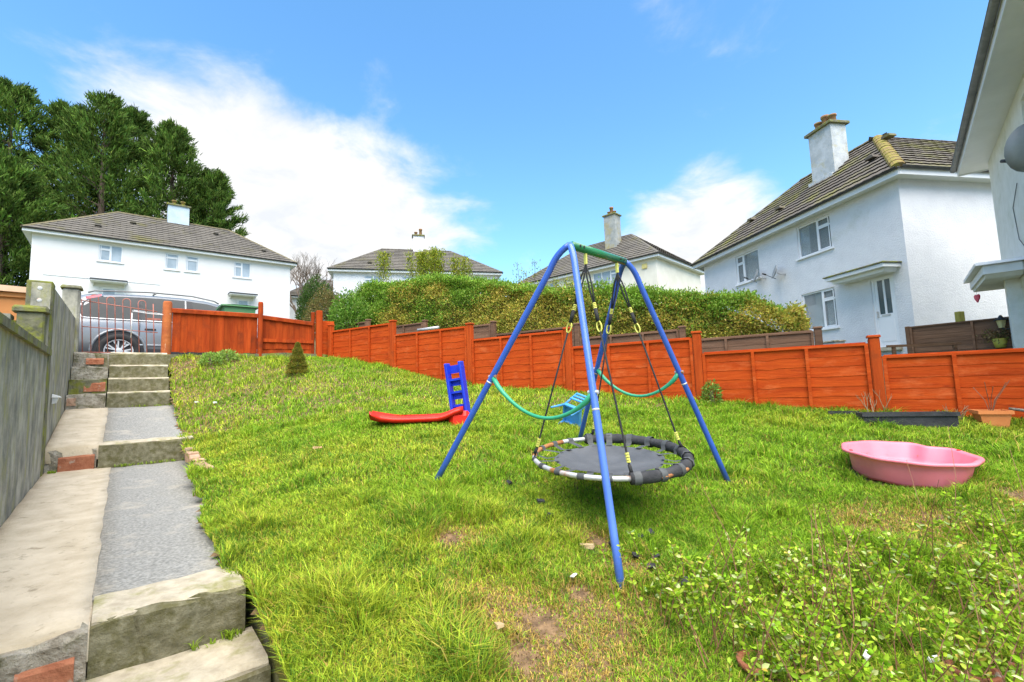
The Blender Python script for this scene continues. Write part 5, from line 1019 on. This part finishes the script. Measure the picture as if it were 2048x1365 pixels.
# upright sprigs on the hedge (taller shrubs behind it)
def sprig_shrub(label, x, y, h, nst, spread, tuft, seed):
    zg = hz(x, y); o = thing('tall_shrub', label, 'shrub', (x, y, zg)); m = MB(); PP = []; r = random.Random(seed)
    for k in range(nst):
        a = r.uniform(0, 6.28); s_ = spread*r.random()**.5; hh = h*r.uniform(.8, 1); tip = Vector((s_*math.cos(a), s_*math.sin(a), hh)); bs = Vector((tip.x*.25, tip.y*.25, 0))
        m.tube([bs, bs.lerp(tip, .5)+Vector((r.uniform(-.05, .05), r.uniform(-.05, .05), 0)), tip], [.018, .012, .004], 5)
        nn = tuft; q = RNG.random(nn)**.6; ax = np.array(bs)[None]*(1-(.62+.38*q))[:, None]+np.array(tip)[None]*(.62+.38*q)[:, None]; PP.append(ax+RNG.normal(0, 1, (nn, 3))*(.11*(1.05-.55*q))[:, None]*[1, 1, .8])
    m.build('stems', M_BARK, o); PP = np.concatenate(PP); n = len(PP)
    leaves('leaves', PP, RNG.normal(0, .5, (n, 3))+[0, 0, .8], .07, .026, jcol(n, [(.32, .35, .03), (.24, .30, .03), (.40, .40, .06), (.16, .21, .03)], [4, 3, 1, 2]), LEAF, o)
sprig_shrub('single slender yellow green shrub rising above the left part of the hedge', -3.72, 13.6, 2.95, 3, .14, 260, 1)
sprig_shrub('dense yellow green shrub rising from the hedge in front of the chimney', -2.45, 13.4, 3.1, 14, .50, 300, 2)
sprig_shrub('open yellow green shrub right of the dense one, above the hedge', -1.55, 13.2, 2.9, 6, .42, 260, 3)
sprig_shrub('sparse leafy shrub poking above the hedge near the cream house roof', .45, 12.6, 3.0, 4, .30, 60, 4)
sprig_shrub('yellow green shrub along the cream house wall behind the swing', 1.7, 13.2, 2.6, 9, .7, 170, 5)
def bare(o, h, nb, depth, spread, r0, seed, mat):
    r = random.Random(seed); m = MB()
    def grow(p, d, L, rad, k):
        q = p+d*L; mid = p.lerp(q, .5)+Vector((r.uniform(-1, 1), r.uniform(-1, 1), 0))*L*.06; m.tube([p, mid, q], [rad, rad*.85, rad*.65], 5 if k > 1 else 4)
        if k == 0: return
        for i in range(r.choice((2, 3, 3))):
            d2 = (d+Vector((r.uniform(-1, 1), r.uniform(-1, 1), r.uniform(-.2, .5)))*spread).normalized(); grow(p.lerp(q, r.uniform(.6, 1)), d2, L*r.uniform(.6, .82), rad*.6, k-1)
    for i in range(nb): grow(Vector((r.uniform(-.1, .1), r.uniform(-.1, .1), -.05)), Vector((r.uniform(-.4, .4), r.uniform(-.4, .4), 1)).normalized(), h*.36, r0, depth)
    return m.build('branches', mat, o)
M_BARKG = pm('pale_twig', (.24, .19, .10), (.33, .27, .15), 6, .9)
for lab, x, y, h, sd2 in (('bare twiggy shrub in front of the cream house end wall', 4.35, 13.0, 2.4, 11), ('wide bare twiggy shrub between the cream house and the white house', 5.4, 12.2, 2.0, 12)):
    zg = hz(x, y); o = thing('bare_shrub', lab, 'shrub', (x, y, zg)); bare(o, h, 5, 4, .55, .016, sd2, M_BARKG)
x, y = -19.9, 44; o = thing('bare_tree', 'leafless dark tree standing in the gap between the houses', 'tree', (x, y, hz(x, y))); b = bare(o, 8.0, 5, 6, .5, .12, 21, M_BARK); b.name = 'trunk_and_branches'
def round_bush(label, x, y, R, h, n, cols, wts, name='bush', zg=None, ls=.08):
    zg = hz(x, y) if zg is None else zg; o = thing(name, label, 'bush', (x, y, zg)); d = unit(RNG.normal(size=(n, 3))); d[:, 2] = np.abs(d[:, 2]); rr = .55+.45*RNG.random(n)**.5
    a = np.arctan2(d[:, 1], d[:, 0]); lob = 1+.35*(fbm(a*1.5+x, d[:, 2]*3+y, 3)-.5); P = d*[R, R, h]*(rr*lob)[:, None]
    leaves('crown', P, d+RNG.normal(0, .6, (n, 3)), ls, ls*.45, jcol(n, cols, wts), LEAF, o); MB().tube([(0, 0, -.05), (0, 0, h*.6)], [.05, .02], 6).build('trunk', M_BARK, o)
round_bush('dark green round bush in the gap between the white houses', -13.0, 31.0, 1.3, 3.7, 5000, [(.05, .10, .02), (.08, .14, .03)], [1, 1], zg=4.0, ls=.16)
round_bush('golden brown bush in the gap beside the middle house', -11.4, 29.0, 1.5, 2.9, 6000, [(.20, .16, .05), (.13, .14, .04), (.25, .20, .08)], [2, 2, 1], zg=3.6, ls=.14)
round_bush('glossy green shrub growing over the left end of the hedge', -4.35, 12.55, .7, 1.75, 7000, [(.11, .23, .025), (.17, .31, .04), (.26, .39, .09)], [3, 3, 1], ls=.08)
# conifers behind the left house
def conifer(label, x, y, zt_, R, seed, nb=290, ns=84):
    zg = hz(x, y); h = zt_-zg; o = thing('conifer_tree', label, 'tree', (x, y, zg), 0, 'tall dark conifers'); MB().tube([(0, 0, -.3), (.1, .05, h*.5), (0, 0, h*.97)], [.42, .24, .04], 8).build('trunk', M_BARK, o)
    PP, DD, CC = [], [], []; r = np.random.default_rng(seed); bm2 = MB()
    for k in range(nb):
        q = .04+.96*r.random()**.85; zz = q*h; Rm = R*min(1, (1-q)*2.1+.07)**.75*(.80+.35*r.random()); a = r.uniform(0, 6.283)
        up = .12+.75*q+r.uniform(-.15, .25); L = Rm; u = np.array([math.cos(a), math.sin(a), up]); u /= np.linalg.norm(u[:2]); shade = 1+r.normal(0, .28)
        if k % 4 == 0: bm2.tube([(0, 0, zz), tuple(u*L*.5+[0, 0, zz]), tuple(u*L*.9+[0, 0, zz])], [.05, .035, .01], 4)
        t = .30+.70*r.random(ns)**.7; c = u[None]*(t*L)[:, None]+[0, 0, zz]+r.normal(0, 1, (ns, 3))*(.08+.17*(1.05-t))[:, None]*[1, 1, .7]*(.45+R*.22)
        PP.append(c); DD.append(u[None]*.8+r.normal(0, .55, (ns, 3))+[0, 0, .55]); CC.append(np.full(ns, shade))
    bm2.build('branches', M_BARK, o); P = np.concatenate(PP); D = np.concatenate(DD); n = len(P); sh = np.clip(np.concatenate(CC), .5, 1.6)[:, None]
    col = jcol(n, [(.09, .165, .028), (.125, .21, .035), (.065, .12, .022), (.17, .25, .05)], [4, 3, 2, 1.3])*sh
    leaves('crown', P, D, RNG.uniform(.28, .60, n), RNG.uniform(.05, .115, n), np.clip(col, .004, 1), PINE, o)
TR = [((-46.0, 37.0), 24.2, 4.2), ((-41.6, 37.5), 26.4, 4.3), ((-40.2, 41.0), 26.6, 4.2), ((-34.6, 38.5), 25.8, 3.9), ((-35.8, 43.0), 27.2, 3.8), ((-30.6, 41.2), 24.5, 3.5), ((-27.9, 43.0), 20.9, 2.9), ((-37.5, 33.5), 17.5, 3.6), ((-41.5, 31.5), 16.5, 3.8)]
LB_ = ['tall dark conifer at the open end of the row behind the left house', 'broad tall dark conifer, highest in the row behind the left house', 'dark conifer standing deep in the row behind the left house', 'dark conifer with pointed top behind the left house roof end', 'dark conifer behind the middle of the left house ridge', 'dark conifer above the left house beside its chimney', 'shorter dark conifer at the end of the row past the chimney', 'lower bushy conifer filling the gap beside the left house wall', 'lower bushy conifer behind the orange shed']
for k, ((p, zt_, R), lab) in enumerate(zip(TR, LB_)): conifer(lab, *p, zt_, R, 40+k)
# near leafy shrubs
SH = [(.78, 2.30), (1.12, 2.02), (1.45, 2.28), (1.82, 1.95), (2.22, 2.25), (2.62, 2.05), (1.02, 1.70), (1.52, 1.68), (2.05, 1.66), (2.95, 2.45), (1.88, 2.62), (2.55, 2.62), (1.3, 2.5), (2.95, 1.9)]
for k, (x, y) in enumerate(SH):
    z = hl(x, y); o = thing('leafy_shrub', 'straggly low shrub with pale green leaves and thin reddish stems', 'shrub', (x, y, z), 0, 'leafy shrubs at the lawn edge'); m = MB(); PP, DD = [], []
    for j in range(44 if y < 2.4 else 30):
        a = random.uniform(0, 6.28); hgt = random.uniform(.14, .40)*(1.0 if y < 2.4 else .8); tall = random.random() < .09
        if tall: hgt = random.uniform(.42, .66)
        b0 = Vector((random.gauss(0, .13), random.gauss(0, .13), -.02)); tip = b0+Vector((math.cos(a)*hgt*.45, math.sin(a)*hgt*.45, hgt)); mid = b0.lerp(tip, .5)+Vector((random.gauss(0, .02), random.gauss(0, .02), .03))
        m.tube([b0, mid, tip], [.0028, .0022, .0012], 4, False); nl = 3 if tall else int(random.uniform(9, 20))
        for i in range(nl):
            u = random.uniform(.25, 1) if not tall else random.uniform(.1, .5); p = b0.lerp(mid, u*2) if u < .5 else mid.lerp(tip, u*2-1); t2 = random.uniform(0, 6.28)
            for s_ in (0, math.pi): PP.append(p); DD.append((math.cos(t2+s_), math.sin(t2+s_), random.uniform(.1, .8)))
    m.build('stems', M_TWIG, o); PP = np.array([tuple(p) for p in PP]); DD = np.array(DD); n = len(PP)
    leaves('leaves', PP, DD, RNG.uniform(.016, .034, n), RNG.uniform(.011, .021, n), jcol(n, [(.31, .47, .025), (.40, .54, .06), (.23, .38, .02), (.54, .64, .24), (.50, .42, .08)], [4, 3, 3, 1, .8]), LEAF, o, fold=.12, oval=True)
# weeds by the fence foot and steps
for s_, w_0, lab in ((.45, .70, 'larger clump of leafy weeds under the red brown fence, nearer the steps'), (.35, .98, 'smaller clump of leafy weeds under the middle of the red brown fence')):
    x, y = pw(s_, w_0); round_bush(lab, x, y, .2, .2, 700, [(.24, .40, .06), (.34, .46, .12)], [1, 1], 'weed_clump', hl(x, y), .045)
x, y = fp(3.08, -.12); round_bush('leafy weed at the foot of an orange fence post', x, y, .12, .30, 350, [(.17, .28, .04), (.24, .34, .07)], [1, 1], 'weed_clump', hl(x, y), .05)

for lab, tt, h, sd2 in (('dead bare stalks standing against an orange fence post', 3.98, .5, 31), ('pair of thin dead stalks at the fence foot by the long trough', 4.32, .35, 32)):
    x, y = fp(tt, -.16); o = thing('dead_stalks', lab, 'plant', (x, y, hl(x, y))); bare(o, h, 3, 2, .5, .006, sd2, M_BARKG)
# ---- grass
DRY = [(.35, 2.32, .45), (.15, 2.05, .42), (-.15, 2.35, .30), (.62, 2.7, .22), (2.45, 2.95, .40), (2.15, 3.1, .25), (3.2, 3.0, .35), (-.35, 2.85, .22), (.45, 3.0, .2)]
SOIL = [(.10, 2.27, .13), (.30, 2.47, .09), (-.40, 2.84, .09), (.48, 2.95, .09), (.0, 2.08, .11), (3.2, 3.15, .12)]
def blob(x, y, L): return np.clip(sum(np.exp(-((x-a)**2+(y-b)**2)/(r*.62)**2) for a, b, r in L), 0, 1)
def grass(n_try, ymin, ymax, hmul, wid, seed):
    r = np.random.default_rng(seed); y = r.uniform(ymin, ymax, n_try); lim = 1.28*y+.8; x = r.uniform(-1, 1, n_try)*lim
    # even density: accept by area
    keep = r.random(n_try) < lim/(1.28*ymax+.8); x, y = x[keep], y[keep]; k = inlawn(x, y, .05); x, y = x[k], y[k]
    k = (x-PX)**2+(y-PY)**2 > .365**2; x, y = x[k], y[k]; so_ = blob(x, y, SOIL); cl = fbm(x*5.5+3, y*5.5, 3); fine = fbm(x*14, y*14+7, 2); k = (r.random(len(x)) > so_*.75) & (r.random(len(x)) < .45+1.1*fine); x, y, cl, so_ = x[k], y[k], cl[k], so_[k]; n = len(x)
    dry = blob(x, y, DRY); s, w = sw(x, y); f = (x+2.403)*.52+(y-9.45)*.854
    patch = fbm(x*1.3+20, y*1.3+4, 3); tall = np.clip((cl-.52)*5, 0, 1)
    edge = np.exp(-((f+.12)/.16)**2)*np.clip((x-2.2)/1.5, 0, 1)+.35*np.exp(-((f+.06)/.08)**2)
    h = .88*hmul*(.028+.03*r.random(n)+.10*tall*r.random(n)+.07*np.clip(edge, 0, 1)*r.random(n))*(1-.55*dry)*(1-.65*so_)
    near = np.exp(-((x+1.0)**2+(y-2.15)**2)/.35**2)+np.exp(-((x+.6)**2+(y-3.25)**2)/.25**2)+np.exp(-((x+.2)**2+(y-1.9)**2)/.3**2); h = h*(1+.8*np.clip(near, 0, 1))
    ang = r.uniform(0, 6.283, n)+3*fbm(x*3, y*3, 2); lean = h*r.uniform(.25, 1.25, n); wd = wid*r.uniform(.7, 1.4, n); z = HL(x, y)-.004
    yel = np.clip((patch-.5)*3.2+.32, 0, 1)*.9; u = r.random(n); yel = np.clip(yel+.35*np.exp(-(w/.9)**2), 0, 1)
    g1 = np.array([.29, .48, .03]); g2 = np.array([.56, .59, .06]); g3 = np.array([.15, .29, .03]); g4 = np.array([.58, .46, .11]); g5 = np.array([.46, .28, .08])
    c = g1+(g2-g1)*(yel*r.random(n)**.6)[:, None]; c = np.where((u < .24+.30*(fbm(x*4, y*4+30, 2) > .6))[:, None], g3, c); c = np.where((r.random(n) < .075+.55*dry)[:, None], g4+(g5-g4)*r.random(n)[:, None], c)
    c = np.where((r.random(n) < so_*.85)[:, None], np.array([.30, .20, .09])*r.uniform(.35, 1.6, (n, 1)), c)
    c = np.clip(c*(1+r.normal(0, .25, (n, 1))), .004, 1)
    d = np.stack([np.cos(ang), np.sin(ang), np.zeros(n)], 1); t = np.stack([-np.sin(ang+r.normal(0, .5, n)), np.cos(ang), np.zeros(n)], 1); b = np.stack([x, y, z], 1); upv = np.array([0, 0, 1.])
    mid = b+d*(lean*.32)[:, None]+upv*(h*.62)[:, None]; tip = b+d*lean[:, None]+upv*(h*(1-.25*r.random(n)))[:, None]; hw = (wd/2)[:, None]
    V = np.stack([b-t*hw, b+t*hw, mid+t*hw*.8, mid-t*hw*.8, tip], 1).reshape(-1, 3); i = np.arange(n)[:, None]*5
    return V, i+np.array([[0, 1, 2, 3]]), i+np.array([[3, 2, 4]]), np.repeat(c, 5, 0)
def path_grass(n, s, w0, w1, z, hmax, seed):
    r = np.random.default_rng(seed); w = r.uniform(w0, w1, n); w = w0+(w1-w0)*np.clip((w-w0)/(w1-w0)+.18*np.sin(w*31), 0, 1); s = s+np.abs(r.normal(0, .018, n)); x, y = pw(s, w); h = hmax*r.uniform(.3, 1, n); a = r.uniform(0, 6.283, n)
    b = np.stack([x, y, np.full(n, z)], 1); d = np.stack([np.cos(a), np.sin(a), np.zeros(n)], 1); t = np.stack([-np.sin(a), np.cos(a), np.zeros(n)], 1)*.0035; up = np.array([0, 0, 1.])
    mid = b+d*(h*.3)[:, None]+up*(h*.6)[:, None]; tip = b+d*(h*.9)[:, None]+up*(h*.85)[:, None]; V = np.stack([b-t, b+t, mid+t*.8, mid-t*.8, tip], 1).reshape(-1, 3); i = np.arange(n)[:, None]*5
    c = np.array([.24, .36, .03])*(1+r.normal(0, .25, (n, 1))); return V, i+np.array([[0, 1, 2, 3]]), i+np.array([[3, 2, 4]]), np.repeat(np.clip(c, .01, 1), 5, 0)
VV, Q4, T3, CC = [], [], [], []; off = 0
for args in ((120, 3.53, -.6, .06, -.765, .05, 11), (60, 1.34, -.45, .05, -.11, .05, 12), (60, 7.94, -.25, -.02, -1.175, .06, 13), (70, .70, -.2, .05, .345, .04, 14), (60, 3.54, -1.15, -1.05, -.76, .04, 15)):
    V, q, t3, c = path_grass(*args); VV.append(V); Q4.append(q+off); T3.append(t3+off); CC.append(c); off += len(V)
for args in ((680000, 1.3, 3.6, 1.0, .0042, 1), (490000, 3.6, 6.2, 1.05, .0065, 2), (340000, 6.2, 10.8, 1.1, .010, 3)):
    V, q, t3, c = grass(*args); VV.append(V); Q4.append(q+off); T3.append(t3+off); CC.append(c); off += len(V)
print('grass blades', off//5)
gr = link('grass', npmesh('grass', np.concatenate(VV), [np.concatenate(Q4), np.concatenate(T3)], GRASS, np.concatenate(CC))); tag(gr, 'rough bright green lawn grass with yellow and bare patches', 'grass', kind='stuff')
